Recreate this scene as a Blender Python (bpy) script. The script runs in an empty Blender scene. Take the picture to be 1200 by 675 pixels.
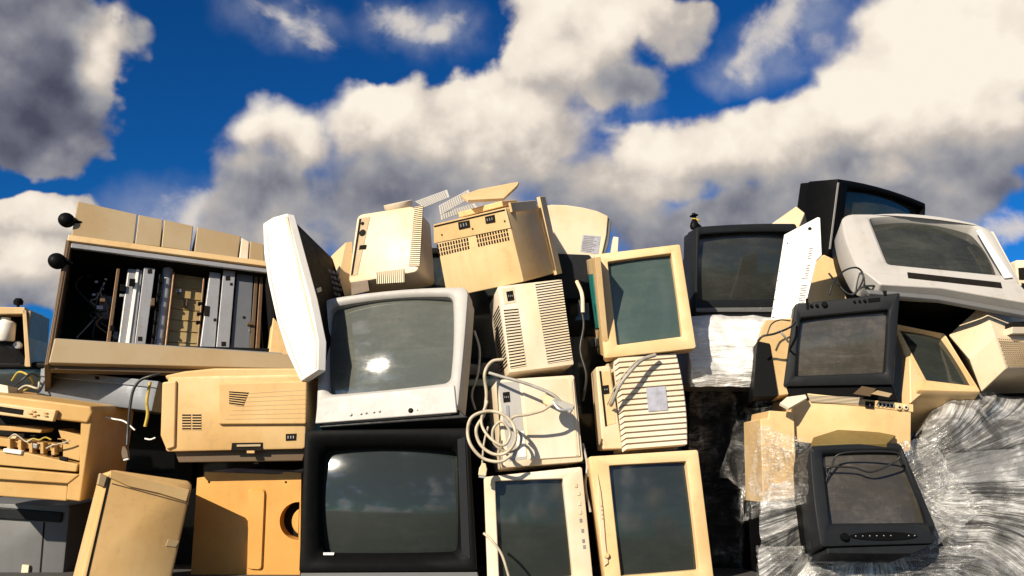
import bpy, math, random
import numpy as np
from mathutils import Vector, Matrix, noise
random.seed(7)
R = math.radians
SC = bpy.context.scene
COL = SC.collection
FPX, PITCH, CAMZ = 1000.0, R(14.0), 0.25
CAM = Vector((0, 0, CAMZ))
FW = Vector((0, math.cos(PITCH), math.sin(PITCH)))
UP = Vector((0, -math.sin(PITCH), math.cos(PITCH)))
SUN_AZ, SUN_EL = R(-33.0), R(26.0)      # measured from straight behind the viewer, towards the left

# ------------------------------------------------------------------ measuring
def ray(x, y):
    return FW + Vector((1, 0, 0)) * ((x - 600) / FPX) + UP * ((337.5 - y) / FPX)
def at(x, y, Y):
    d = ray(x, y)
    return CAM + d * (Y / d.y)

def _rot(yaw, tilt, roll):
    cy, sy, ct, st, cr, sr = math.cos(yaw), math.sin(yaw), math.cos(tilt), math.sin(tilt), math.cos(roll), math.sin(roll)
    Z = np.array([[cy, -sy, 0], [sy, cy, 0], [0, 0, 1]])
    X = np.array([[1, 0, 0], [0, ct, -st], [0, st, ct]])
    Yr = np.array([[cr, 0, sr], [0, 1, 0], [-sr, 0, cr]])
    return Z @ X @ Yr
_FW, _UP, _C = np.array(FW), np.array(UP), np.array(CAM)
def _proj(p):
    q = p - _C
    dz = q @ _FW
    return 600 + FPX * q[0] / dz, 337.5 - FPX * (q @ _UP) / dz

class Fr:
    """pose and size of a box face measured from its corners: local x right, z up, y into the depth"""
    def __init__(s, c4, Y, back=None, yaw=0.0, tilt=0.0, sy=0.25, st=0.2, d=0.4):
        obs = [(-.5, .5, 0, *c4[0]), (.5, .5, 0, *c4[1]), (.5, -.5, 0, *c4[2]), (-.5, -.5, 0, *c4[3])]
        for k, p in (back or {}).items():
            fx = -.5 if 'L' in k else .5
            fz = .5 if 'T' in k else -.5
            obs.append((fx, fz, 1, *p))
        cx = sum(p[0] for p in c4) / 4; cy = sum(p[1] for p in c4) / 4
        w0 = .5 * (math.dist(c4[0], c4[1]) + math.dist(c4[3], c4[2])) * Y / FPX
        h0 = .5 * (math.dist(c4[0], c4[3]) + math.dist(c4[1], c4[2])) * Y / FPX
        roll0 = math.atan2(.5 * (c4[1][1] - c4[0][1] + c4[2][1] - c4[3][1]), .5 * (c4[1][0] - c4[0][0] + c4[2][0] - c4[3][0]))
        x = np.array([cx, cy, yaw, tilt, roll0, math.log(w0), math.log(h0), math.log(d)])
        def res(x):
            c = np.array(at(x[0], x[1], Y)); Rm = _rot(x[2], x[3], x[4])
            w, h, dd = math.exp(x[5]), math.exp(x[6]), math.exp(x[7])
            r = []
            for fx, fz, fy, px, py in obs:
                u, v = _proj(c + Rm @ np.array([fx * w, fy * dd, fz * h]))
                r += [(u - px) / 1.5, (v - py) / 1.5]
            r += [(x[2] - yaw) / sy, (x[3] - tilt) / st, (x[7] - math.log(d)) / .25]
            return np.array(r)
        lam = 1e-2; r = res(x)
        for it in range(60):
            J = np.zeros((len(r), 8))
            for k in range(8):
                e = np.zeros(8); e[k] = 1e-5 if k > 1 else 1e-3
                J[:, k] = (res(x + e) - r) / e[k]
            A = J.T @ J
            dx = -np.linalg.solve(A + lam * np.diag(np.diag(A) + 1e-9), J.T @ r)
            r2 = res(x + dx)
            if r2 @ r2 < r @ r:
                x, r, lam = x + dx, r2, lam * .4
            else:
                lam *= 4
        Rm = _rot(x[2], x[3], x[4]); c = at(x[0], x[1], Y)
        s.w, s.h, s.d = math.exp(x[5]), math.exp(x[6]), math.exp(x[7])
        s.ang = [round(math.degrees(a), 1) for a in x[2:5]]
        s.err = round(1.5 * float(np.abs(r[:8]).max()), 1)
        s.M = Matrix.Translation(c) @ Matrix([list(row) for row in Rm]).to_4x4()
        s.Mi = s.M.inverted()
    def px(s, x, y, yl=0.0):
        o = s.Mi @ CAM
        d = (s.Mi.to_3x3() @ ray(x, y))
        t = (yl - o.y) / d.y
        return o + d * t
    def q(s, *pts, yl=0.0):
        return [s.px(a, b, yl) for a, b in pts]
    def side(s, x, y, sx):
        """pixel onto the side wall x = sx"""
        o = s.Mi @ CAM; d = (s.Mi.to_3x3() @ ray(x, y))
        return o + d * ((sx - o.x) / d.x)

# ------------------------------------------------------------------ meshes
def rquad(p4, r, y=None, n=4, m=6, bow=(0, 0, 0, 0)):
    """rounded quad ring TL TR BR BL in the local xz plane; bow pushes top, right, bottom, left edges outward"""
    P = [Vector(p) for p in p4]
    if y is not None:
        P = [Vector((p.x, y, p.z)) for p in P]
    c = sum(P, Vector()) / 4
    out = []
    for i in range(4):
        a, b, e = P[i - 1], P[i], P[(i + 1) % 4]
        la, le = (a - b).length, (e - b).length
        rr = min(r, la * .45, le * .45)
        p0, p2 = b + (a - b) * (rr / la), b + (e - b) * (rr / le)
        for k in range(n + 1):
            t = k / n
            mid = (p0 + p2) * .5
            w = b * .83 + mid * .17
            out.append(p0 * (1 - t) ** 2 + w * 2 * t * (1 - t) + p2 * t * t)
        lb = (P[(i + 2) % 4] - e).length
        rr2 = min(r, le * .45, lb * .45)
        q0 = e + (b - e) * (rr2 / le)
        for k in range(1, m + 1):
            out.append(p2.lerp(q0, k / (m + 1)))
    if any(bow):
        xs = [p.x for p in P]; zs = [p.z for p in P]
        hw, hh = (max(xs) - min(xs)) / 2, (max(zs) - min(zs)) / 2
        for p in out:
            u = max(-1, min(1, (p.x - c.x) / hw)); v = max(-1, min(1, (p.z - c.z) / hh))
            p.z += (bow[0] * max(0, v) - bow[2] * max(0, -v)) * (1 - u * u)
            p.x += (bow[1] * max(0, u) - bow[3] * max(0, -u)) * (1 - v * v)
    return out
def inset(ring, d):
    c = sum(ring, Vector()) / len(ring)
    xs = [p.x for p in ring]; zs = [p.z for p in ring]
    hw, hh = (max(xs) - min(xs)) / 2, (max(zs) - min(zs)) / 2
    return [Vector((c.x + (p.x - c.x) * (1 - d / hw), p.y, c.z + (p.z - c.z) * (1 - d / hh))) for p in ring]
def sety(ring, y): return [Vector((p.x, y, p.z)) for p in ring]
def scaled(ring, sx, sz, dx=0, dz=0, y=None):
    c = sum(ring, Vector()) / len(ring)
    return [Vector((c.x + dx + (p.x - c.x) * sx, p.y if y is None else y, c.z + dz + (p.z - c.z) * sz)) for p in ring]

class MB:
    def __init__(s): s.v, s.f, s.m = [], [], []
    def add(s, vs):
        b = len(s.v); s.v += [tuple(v) for v in vs]; return b
    def face(s, idx, m=0): s.f.append(tuple(idx)); s.m.append(m)
    def loft(s, rings, c0=False, c1=False, m=0, ms=None):
        n = len(rings[0]); bs = [s.add(r) for r in rings]
        for k in range(len(rings) - 1):
            for i in range(n):
                j = (i + 1) % n
                s.face((bs[k] + i, bs[k] + j, bs[k + 1] + j, bs[k + 1] + i), ms[k] if ms else m)
        if c0: s.face([bs[0] + i for i in range(n)], ms[0] if ms else m)
        if c1: s.face([bs[-1] + i for i in reversed(range(n))], ms[-1] if ms else m)
        return s
    def prism(s, pts, off, m=0):
        off = Vector(off)
        return s.loft([pts, [Vector(p) + off for p in pts]], True, True, m)
    def box(s, x0, x1, y0, y1, z0, z1, m=0):
        return s.prism([Vector((x0, y0, z0)), Vector((x1, y0, z0)), Vector((x1, y0, z1)), Vector((x0, y0, z1))], (0, y1 - y0, 0), m)
    def tube(s, pts, r, n=8, m=0, smooth=True, res=8):
        if smooth and len(pts) > 2: pts = spline(pts, res)
        pts = [Vector(p) for p in pts]
        rings = []; u = None
        for i, p in enumerate(pts):
            t = (pts[min(i + 1, len(pts) - 1)] - pts[max(i - 1, 0)]).normalized()
            if u is None: u = t.orthogonal().normalized()
            u = (u - t * u.dot(t)).normalized(); w = t.cross(u)
            rr = r(i / (len(pts) - 1)) if callable(r) else r
            rings.append([p + (u * math.cos(a) + w * math.sin(a)) * rr for a in (2 * math.pi * k / n for k in range(n))])
        return s.loft(rings, True, True, m)
    def lathe(s, prof, o, ax, n=20, m=0, ref=None):
        o, ax = Vector(o), Vector(ax).normalized(); u = ax.orthogonal().normalized(); w = ax.cross(u)
        rings = [[o + ax * t + (u * math.cos(a) + w * math.sin(a)) * max(r, 1e-5) for a in (2 * math.pi * k / n for k in range(n))] for r, t in prof]
        return s.loft(rings, True, True, m)
    def grid(s, fn, nu, nv, m=0):
        b = len(s.v)
        for j in range(nv + 1):
            for i in range(nu + 1): s.v.append(tuple(fn(i / nu, j / nv)))
        for j in range(nv):
            for i in range(nu):
                a = b + j * (nu + 1) + i
                s.face((a, a + 1, a + nu + 2, a + nu + 1), m)
        return s
    def build(s, name, mats, parent=None, bev=0.0, smooth=38, M=None, recalc=True):
        me = bpy.data.meshes.new(name); me.from_pydata(s.v, [], s.f)
        if not isinstance(mats, (list, tuple)): mats = [mats]
        for m in mats: me.materials.append(m)
        for p, m in zip(me.polygons, s.m): p.material_index = m
        if recalc:
            import bmesh
            bm = bmesh.new(); bm.from_mesh(me); bmesh.ops.recalc_face_normals(bm, faces=bm.faces); bm.to_mesh(me); bm.free()
        me.shade_smooth(); me.set_sharp_from_angle(angle=R(smooth)); me.update()
        o = bpy.data.objects.new(name, me); COL.objects.link(o)
        if parent: o.parent = parent
        if M is not None: o.matrix_world = M
        if bev:
            b = o.modifiers.new('edge', 'BEVEL'); b.width = bev; b.segments = 2; b.limit_method = 'ANGLE'; b.angle_limit = R(40)
            b.harden_normals = True; b.use_clamp_overlap = True
        return o
def spline(pts, res=8):
    P = [Vector(p) for p in pts]; P = [P[0] * 2 - P[1]] + P + [P[-1] * 2 - P[-2]]
    out = []
    for i in range(1, len(P) - 2):
        a, b, c, d = P[i - 1:i + 3]
        for k in range(res):
            t = k / res
            out.append(.5 * ((2 * b) + (c - a) * t + (2 * a - 5 * b + 4 * c - d) * t * t + (3 * b - a - 3 * c + d) * t ** 3))
    out.append(P[-2]); return out

def tag(o, label, cat, group=None, kind=None):
    if label: o['label'] = label
    if cat: o['category'] = cat
    if group: o['group'] = group
    if kind: o['kind'] = kind
    return o
def thing(name, label, cat, M, group=None):
    o = bpy.data.objects.new(name, None); COL.objects.link(o); o.matrix_world = M
    o.empty_display_size = .05
    return tag(o, label, cat, group)

# ------------------------------------------------------------------ materials
class NT:
    def __init__(s, tree): s.t = tree; s.n = tree.nodes; s.l = tree.links
    def node(s, kind, ins=None, **kw):
        n = s.n.new(kind)
        for k, v in kw.items(): setattr(n, k, v)
        for k, v in (ins or {}).items(): s.set(n, k, v)
        return n
    def set(s, n, k, v):
        i = n.inputs[k]
        if isinstance(v, bpy.types.NodeSocket): s.l.new(v, i)
        else: i.default_value = v
    def math(s, op, a, b=0.0, c=None, clamp=False):
        n = s.n.new('ShaderNodeMath'); n.operation = op; n.use_clamp = clamp
        for i, v in enumerate((a, b) + ((c,) if c is not None else ())): s.set(n, i, v)
        return n.outputs[0]
    def vmath(s, op, a, b=None, scale=None):
        n = s.n.new('ShaderNodeVectorMath'); n.operation = op
        s.set(n, 0, a)
        if b is not None: s.set(n, 1, b)
        if scale is not None: s.set(n, 'Scale', scale)
        return n.outputs['Value'] if op in ('LENGTH', 'DOT_PRODUCT') else n.outputs[0]
    def noise(s, vec, scale, detail=4, rough=.55, dist=0.0):
        n = s.node('ShaderNodeTexNoise', {'Vector': vec, 'Scale': scale, 'Detail': detail, 'Roughness': rough, 'Distortion': dist})
        return n.outputs[0]
    def ramp(s, f, stops, interp='LINEAR'):
        n = s.n.new('ShaderNodeValToRGB'); s.set(n, 0, f); e = n.color_ramp.elements; n.color_ramp.interpolation = interp
        while len(e) < len(stops): e.new(.5)
        for k, (p, c) in enumerate(stops):
            e[k].position = p; e[k].color = (*c, 1) if len(c) == 3 else c
        return n.outputs[0]
    def mapr(s, f, a, b, c=0.0, d=1.0, mode='SMOOTHSTEP'):
        n = s.n.new('ShaderNodeMapRange'); n.interpolation_type = mode
        for i, v in enumerate((f, a, b, c, d)): s.set(n, i, v)
        return n.outputs[0]
    def mix(s, f, a, b, blend='MIX'):
        n = s.n.new('ShaderNodeMix'); n.data_type = 'RGBA'; n.blend_type = blend
        s.set(n, 0, f)
        for k, v in ((6, a), (7, b)): s.set(n, k, (*v, 1) if isinstance(v, tuple) and len(v) == 3 else v)
        return n.outputs[2]
def new_mat(name):
    m = bpy.data.materials.new(name); m.use_nodes = True; nt = NT(m.node_tree)
    b = nt.n['Principled BSDF']
    co = nt.node('ShaderNodeTexCoord').outputs['Object']
    rnd = nt.node('ShaderNodeObjectInfo').outputs['Random']
    co = nt.vmath('ADD', co, nt.vmath('SCALE', (3.1, 7.7, 5.3), scale=nt.math('MULTIPLY', rnd, 9.0)))
    return m, nt, b, co
def plastic(name, col, rough=.5, dirt=.32, aged=(.86, .74, .54), agedamt=.7, dirtcol=(.10, .075, .045), spec=.4, grain=.06, metal=0.0):
    m, nt, b, co = new_mat(name)
    big = nt.noise(co, 3.2, 4, .6)
    fine = nt.noise(co, 38, 6, .7)
    st = nt.node('ShaderNodeMapping', {'Vector': co, 'Scale': (26, 26, 2.2)}).outputs[0]
    streak = nt.noise(st, 1.0, 4, .6)
    c = nt.mix(nt.math('MULTIPLY', nt.mapr(big, .36, .68), agedamt), col, tuple(a * k for a, k in zip(col, aged)))
    g = nt.math('MULTIPLY', nt.mapr(nt.math('ADD', nt.math('MULTIPLY', fine, .55), nt.math('MULTIPLY', nt.math('ADD', big, streak), .25)), .54, .78), dirt)
    c = nt.mix(g, c, dirtcol)
    sm = nt.mapr(nt.noise(co, 9, 5, .65, 1.2), .60, .72)
    c = nt.mix(nt.math('MULTIPLY', sm, dirt * .45), c, tuple(x * .5 for x in col))
    st2 = nt.mapr(nt.math('MULTIPLY', streak, nt.noise(co, 5, 3)), .28, .42)
    c = nt.mix(nt.math('MULTIPLY', st2, dirt * .5), c, tuple(x * y for x, y in zip(col, (.66, .58, .46))))
    scr = nt.node('ShaderNodeMapping', {'Vector': co, 'Scale': (160, 9, 9), 'Rotation': (.3, .6, .9)}).outputs[0]
    sc = nt.mapr(nt.noise(scr, 1.0, 2, .5), .70, .78)
    c = nt.mix(nt.math('MULTIPLY', sc, dirt * .5), c, tuple(min(1, x * .55 + .01) for x in col))
    nt.set(b, 'Base Color', c)
    nt.set(b, 'Roughness', nt.mapr(nt.math('ADD', fine, big), .7, 1.3, rough - .1, rough + .16, 'LINEAR'))
    nt.set(b, 'Specular IOR Level', spec); nt.set(b, 'Metallic', metal)
    bp = nt.node('ShaderNodeBump', {'Height': nt.math('ADD', nt.noise(co, 420, 2), nt.math('MULTIPLY', fine, .8)), 'Strength': grain, 'Distance': .004})
    nt.set(b, 'Normal', bp.outputs[0])
    return m
def glass(name, col, rough=.07, dust=.35, dustcol=(.20, .19, .165), spec=.5):
    """dark picture tube glass under a film of dust and wipe marks"""
    m, nt, b, co = new_mat(name)
    big = nt.noise(co, 4.5, 5, .6, .6); fine = nt.noise(co, 60, 5, .7)
    wip = nt.node('ShaderNodeMapping', {'Vector': co, 'Scale': (5, 5, 22), 'Rotation': (0, .7, 0)}).outputs[0]
    w = nt.noise(wip, 1.6, 4, .6, .8)
    d = nt.mapr(nt.math('ADD', nt.math('MULTIPLY', big, .5), nt.math('ADD', nt.math('MULTIPLY', fine, .2), nt.math('MULTIPLY', w, .3))), .42, .7)
    spots = nt.mapr(nt.noise(co, 95, 2, .4), .72, .77)
    d2 = nt.math('ADD', nt.math('MULTIPLY', d, dust), nt.math('MULTIPLY', spots, dust * .6), clamp=True)
    nt.set(b, 'Base Color', nt.mix(d2, col, dustcol))
    nt.set(b, 'Roughness', nt.math('ADD', rough, nt.math('MULTIPLY', d, dust * .25)))
    nt.set(b, 'Specular IOR Level', spec)
    return m
def flat(name, col, rough=.5, metal=0.0, spec=.5):
    m, nt, b, co = new_mat(name)
    f = nt.noise(co, 30, 5, .65)
    nt.set(b, 'Base Color', nt.mix(nt.mapr(f, .35, .75), col, tuple(x * .62 for x in col)))
    nt.set(b, 'Roughness', nt.mapr(f, .3, .7, max(.05, rough - .1), rough + .15, 'LINEAR')); nt.set(b, 'Metallic', metal); nt.set(b, 'Specular IOR Level', spec)
    return m
BEIGE = plastic('yellowed_beige_plastic', (.64, .465, .25))
BEIGEG = plastic('sun_yellowed_plastic', (.55, .37, .168))
CREAM = plastic('cream_plastic', (.63, .52, .365))
OFFW = plastic('off_white_plastic', (.66, .575, .45), dirt=.2)
TAN = plastic('tan_plastic', (.36, .275, .165), dirt=.15)
GOLD = plastic('golden_aged_plastic', (.50, .315, .115), dirt=.28)
ORANGE = plastic('orange_aged_plastic', (.58, .30, .072), dirt=.25)
WHITE = plastic('white_plastic', (.74, .71, .66), dirt=.22, agedamt=.15)
SILV = plastic('silver_grey_plastic', (.36, .345, .325), rough=.5, dirt=.14, agedamt=.2, aged=(.85, .82, .78))
LGREY = plastic('light_grey_plastic', (.40, .38, .355), rough=.5, dirt=.3, agedamt=.2, aged=(.85, .82, .78))
MGREY = plastic('mid_grey_plastic', (.11, .112, .115), dirt=.3, agedamt=.2)
DGREY = plastic('dark_grey_plastic', (.0115, .013, .0155), rough=.45, dirt=.22, agedamt=.3, dirtcol=(.045, .042, .036), spec=.13)
BLACK = plastic('black_plastic', (.0032, .0033, .0036), rough=.5, dirt=.2, agedamt=.2, dirtcol=(.016, .015, .013), spec=.07)
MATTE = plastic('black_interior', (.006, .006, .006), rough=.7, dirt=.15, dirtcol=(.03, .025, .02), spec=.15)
HOLE = flat('dark_slot', (.012, .010, .008), .8, spec=.1)
STEEL = plastic('galvanised_steel', (.40, .40, .405), rough=.36, dirt=.5, agedamt=.5, aged=(.6, .58, .55), metal=.45)
STEELD = plastic('dull_blue_grey_steel', (.15, .16, .175), rough=.5, dirt=.4, metal=.4, aged=(.8, .8, .8))
COPPER = flat('copper_rod', (.22, .13, .07), .4, .6)
BROWN = plastic('brown_board', (.10, .065, .035), dirt=.4)
CABLE = flat('cream_cable_sheath', (.46, .39, .28), .5)
CABLEG = flat('grey_cable_sheath', (.32, .30, .26), .5)
CABLEK = flat('black_cable_sheath', (.012, .012, .012), .45)
PCB = flat('teal_circuit_board', (.02, .22, .20), .45)
PAPER = flat('printed_label_paper', (.36, .36, .42), .6)
INK = flat('grey_ink', (.20, .19, .18), .7)
YEL = flat('yellow_cloth', (.45, .32, .05), .7)
SCRG = glass('grey_green_picture_tube', (.072, .078, .068), .045, .26)
SCRM = glass('dim_picture_tube', (.022, .024, .021), .09, .22, (.12, .12, .10))
SCRT = glass('teal_grey_picture_tube', (.040, .062, .054), .12, .25, (.13, .15, .13))
SCRD = glass('dark_picture_tube', (.018, .022, .020), .07, .12, (.09, .095, .085))
SCRB = glass('brownish_dusty_picture_tube', (.040, .036, .030), .12, .5, (.15, .13, .11))
# ------------------------------------------------------------------ camera, light, sky, ground
cd = bpy.data.cameras.new('camera'); cam = bpy.data.objects.new('camera', cd); COL.objects.link(cam)
cam.location = CAM; cam.rotation_euler = (R(90) + PITCH, 0, 0)
cd.sensor_width = 36; cd.lens = 36 * FPX / 1200; cd.clip_start = .02; cd.clip_end = 3000
SC.camera = cam
SC.view_settings.view_transform = 'Standard'; SC.view_settings.look = 'None'
SC.view_settings.gamma = 1; SC.view_settings.use_curve_mapping = False
EXPO = 0.62
SC.view_settings.exposure = EXPO
SC.cycles.use_denoising = True
SC.cycles.max_bounces = 8; SC.cycles.transparent_max_bounces = 16

sd = bpy.data.lights.new('sun', 'SUN'); sun = bpy.data.objects.new('sun', sd); COL.objects.link(sun)
S = Vector((math.sin(SUN_AZ) * math.cos(SUN_EL), -math.cos(SUN_AZ) * math.cos(SUN_EL), math.sin(SUN_EL)))   # towards the sun
sun.rotation_euler = S.to_track_quat('Z', 'Y').to_euler(); sun.location = S * 20
sd.energy = 5.0; sd.angle = R(.55); sd.color = (1.0, .885, .715)

def azel(x, y):
    d = ray(x, y).normalized()
    return math.atan2(d.x, d.y) * 1000, math.asin(d.z) * 1000

def build_world():
    w = bpy.data.worlds.new('World'); SC.world = w; w.use_nodes = True
    nt = NT(w.node_tree); bg = nt.n['Background']
    K = 0.10
    nt.set(bg, 'Strength', K)
    sky = nt.node('ShaderNodeTexSky'); sky.sky_type = 'NISHITA'; sky.sun_disc = False
    sky.sun_elevation = SUN_EL; sky.sun_rotation = math.atan2(S.x, S.y); sky.air_density = 1.0; sky.dust_density = .3; sky.ozone_density = 3.0
    # a polarised, deep blue sky
    deep = nt.node('ShaderNodeGamma', {'Color': nt.mix(1.0, sky.outputs[0], (.125, .125, .125), 'MULTIPLY'), 'Gamma': 1.35}).outputs[0]
    blue = nt.mix(1.0, deep, (.5, 3.5, 5.9), 'MULTIPLY')
    d = nt.node('ShaderNodeTexCoord').outputs['Generated']
    sep = nt.node('ShaderNodeSeparateXYZ', {0: d})
    az = nt.math('MULTIPLY', nt.math('ARCTAN2', sep.outputs[0], sep.outputs[1]), 1000.0)
    el = nt.math('MULTIPLY', nt.math('ARCSINE', sep.outputs[2]), 1000.0)
    p0 = nt.node('ShaderNodeCombineXYZ', {0: az, 1: el}).outputs[0]
    def wn(scale, det, amp, rough=.5):
        n = nt.node('ShaderNodeTexNoise', {'Vector': d, 'Scale': scale, 'Detail': det, 'Roughness': rough}).outputs[1]
        return nt.vmath('SCALE', nt.vmath('SUBTRACT', n, (.5, .5, .5)), scale=amp)
    p = nt.vmath('ADD', nt.vmath('ADD', p0, wn(5.0, 2, 95)), wn(17, 4, 48, .55))
    p = nt.vmath('MULTIPLY', p, (1, 1, 0))
    def blob(pp, x, y, rx, ry, rot=0.0):
        a, e = azel(x, y)
        q = nt.vmath('SUBTRACT', pp, (a, e, 0))
        if rot:
            q = nt.node('ShaderNodeVectorRotate', {'Vector': q, 'Angle': -rot}, rotation_type='Z_AXIS').outputs[0]
        return nt.math('SUBTRACT', 1.0, nt.vmath('LENGTH', nt.vmath('MULTIPLY', q, (1 / rx, 1 / ry, 0))))
    def union(pp, bl, k=.12):
        acc = None
        for b in bl:
            v = blob(pp, *b)
            acc = v if acc is None else nt.math('SMOOTH_MAX', acc, v, k)
        return acc
    # ---- where the clouds are
    F = union(p, CLOUDS)
    # scattered clouds everywhere out of the view (seen only in reflections)
    gen = nt.math('MULTIPLY', nt.math('SUBTRACT', nt.noise(nt.node('ShaderNodeMapping', {'Vector': d, 'Scale': (1, 1, 2.2)}).outputs[0], 2.6, 5, .55), .555), 3.0)
    out = nt.math('MAXIMUM', nt.mapr(nt.math('ABSOLUTE', az), 700, 950), nt.mapr(el, 640, 820))
    F = nt.math('ADD', nt.math('MULTIPLY', F, nt.math('SUBTRACT', 1.0, out)), nt.math('MULTIPLY', gen, out))
    bank = nt.math('ADD', nt.mapr(el, 40, 190, .35, -.6, 'LINEAR'), nt.math('MULTIPLY', nt.math('SUBTRACT', nt.noise(nt.node('ShaderNodeMapping', {'Vector': d, 'Scale': (1, 1, 2.5)}).outputs[0], 5.5, 5, .55), .52), 3.2))
    F = nt.math('MAXIMUM', F, nt.math('SUBTRACT', bank, nt.mapr(nt.math('ABSOLUTE', az), 1300, 1500, 5, 0)))
    # billowing edges
    n1 = nt.noise(d, 8, 7, .52, .2)
    su = Vector((-.35, -.30, .88)) * .022
    n2 = nt.noise(nt.vmath('ADD', d, tuple(su)), 8, 7, .52, .2)
    v1 = nt.node('ShaderNodeTexVoronoi', {'Vector': nt.vmath('ADD', d, wn(22, 3, .05)), 'Scale': 15.0, 'Smoothness': .9}, feature='SMOOTH_F1').outputs[0]
    v2 = nt.node('ShaderNodeTexVoronoi', {'Vector': nt.vmath('ADD', d, wn(30, 3, .03)), 'Scale': 34.0, 'Smoothness': .8}, feature='SMOOTH_F1').outputs[0]
    puff = nt.math('SUBTRACT', .42, nt.math('ADD', nt.math('MULTIPLY', v1, .75), nt.math('MULTIPLY', v2, .38)))
    Fd = nt.math('ADD', F, nt.math('ADD', nt.math('MULTIPLY', nt.math('SUBTRACT', n1, .5), .85), nt.math('MULTIPLY', puff, .8)))
    soft = nt.mapr(nt.noise(d, 4.2, 2), .35, .65, .12, .55)
    mask = nt.mapr(Fd, -.06, soft)
    # thin veils
    veil = nt.math('MULTIPLY', nt.mapr(union(p, VEILS), 0.0, .8), nt.mapr(n1, .40, .68))
    wis = nt.mapr(nt.math('ADD', union(p, WISPS), nt.math('ADD', nt.math('MULTIPLY', nt.math('SUBTRACT', nt.noise(d, 14, 7, .6, .6), .5), 2.2), nt.math('MULTIPLY', puff, .5))), .05, .95)
    # ---- how they are lit: base brightness, hand of the sun from the upper left, dark bases
    lit = union(p, LIT, .2); dark = union(p, DARK, .2)
    deepd = union(p, DEEP, .2)
    relief = nt.math('SUBTRACT', n1, n2)
    t = nt.math('ADD', .50, nt.math('MULTIPLY', nt.mapr(lit, -1.0, .9), .50))
    t = nt.math('SUBTRACT', t, nt.math('MULTIPLY', nt.mapr(dark, -1.1, 1.0), .13))
    t = nt.math('SUBTRACT', t, nt.math('MULTIPLY', nt.mapr(deepd, -.6, .7), .15))
    t = nt.math('ADD', t, nt.math('MULTIPLY', relief, 1.0))
    t = nt.math('ADD', t, nt.math('MULTIPLY', puff, .45))
    t = nt.math('ADD', t, nt.math('MULTIPLY', nt.math('SUBTRACT', nt.noise(d, 4.0, 5, .5), .5), .65), clamp=True)
    cl = nt.ramp(t, [(0.0, (.07, .075, .115)), (.22, (.155, .162, .21)), (.45, (.33, .33, .355)), (.68, (.56, .50, .45)), (.86, (.86, .77, .66)), (1.0, (.99, .90, .77))])
    k = 1 / (K * 2 ** EXPO)
    cl = nt.mix(1.0, cl, (k, k, k), 'MULTIPLY')
    veilc = tuple(v * k for v in (.40, .43, .52))
    c = nt.mix(nt.math('MULTIPLY', veil, .75), blue, veilc)
    c = nt.mix(nt.math('MULTIPLY', wis, .92), c, tuple(v * k for v in (.72, .66, .60)))
    c = nt.mix(mask, c, cl)
    glow = nt.math('ADD', 1.0, nt.math('MULTIPLY', nt.mapr(nt.vmath('DOT_PRODUCT', d, tuple(S)), .5, 1.0), 6.0))
    c = nt.vmath('SCALE', c, scale=nt.math('ADD', 1.0, nt.math('MULTIPLY', nt.math('SUBTRACT', glow, 1.0), mask)))
    # bright thin haze round the sun, behind the viewer
    sunward = nt.vmath('DOT_PRODUCT', d, tuple(S))
    c = nt.mix(nt.math('MULTIPLY', nt.math('MULTIPLY', nt.mapr(sunward, .2, 1.0), nt.math('SUBTRACT', 1.0, nt.math('MULTIPLY', mask, .8))), .6), c, (.42 * k, .42 * k, .40 * k))
    # thin haze band low over the horizon is dull
    nt.set(bg, 'Color', c)
    w.cycles.sampling_method = 'MANUAL'; w.cycles.sample_map_resolution = 512

CLOUDS = [  # x, y in the photograph turned into directions, half widths, turn
    (40, 55, 118, 85, 0), (25, 105, 112, 70, 0), (110, 75, 48, 66, 0), (0, 10, 130, 65, 0), (10, 150, 70, 40, 0),
    (18, 258, 74, 30, .35), (30, 300, 70, 42, 0), (10, 335, 80, 30, 0),
    (290, 272, 66, 36, 0),
    
    (330, 168, 82, 52, 0), (310, 235, 70, 60, 0), (430, 158, 98, 58, .1), (520, 165, 120, 86, 0), (480, 235, 200, 80, 0),
    (645, 55, 64, 98, 0), (715, 30, 92, 70, 0), (640, 170, 118, 110, 0), (690, 235, 110, 70, 0), (800, 22, 66, 46, 0), (745, 95, 60, 40, .2),
    (830, 182, 106, 52, .12), (765, 195, 52, 44, 0), (900, 180, 120, 66, .15), (1060, 110, 112, 100, 0), (1135, 55, 150, 120, 0), (1030, 62, 44, 54, 0),
    (1120, 165, 180, 62, 0), (960, 235, 150, 44, 0), (1105, 238, 105, 40, 0), (850, 250, 100, 36, 0),
    (1030, 208, 30, 22, 0), (540, 290, 270, 60, 0), (820, 285, 160, 50, 0),
]
WISPS = [(475, 25, 62, 24, -.1), (520, 34, 40, 20, 0), (335, 8, 60, 22, -.2), (925, 22, 62, 34, .5), (885, 66, 34, 22, .6), (965, 8, 40, 20, .2), (215, 248, 60, 26, .4), (250, 236, 30, 18, 0), (740, 160, 30, 20, 0), (1060, 235, 100, 24, 0), (1185, 285, 50, 30, 0), (120, 270, 40, 26, 0)]
VEILS = [(1150, 250, 150, 70), (1100, 245, 210, 60), (220, 255, 140, 50), (930, 50, 90, 60), (770, 270, 120, 50), (500, 40, 120, 50), (880, 75, 60, 36), (340, 20, 90, 40), (740, 130, 60, 40)]
LIT = [(320, 145, 75, 38), (430, 125, 95, 36, .1), (545, 112, 90, 42, .1), (640, 40, 80, 70), (730, 10, 90, 50), (600, 145, 120, 50),
       (800, 175, 80, 40, .2), (900, 145, 105, 46, .2), (1110, 70, 150, 85), (1000, 115, 70, 45), (25, 245, 60, 25), (40, 310, 70, 25), (135, 60, 22, 46), (485, 22, 60, 18), (1034, 206, 26, 20)]
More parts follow.
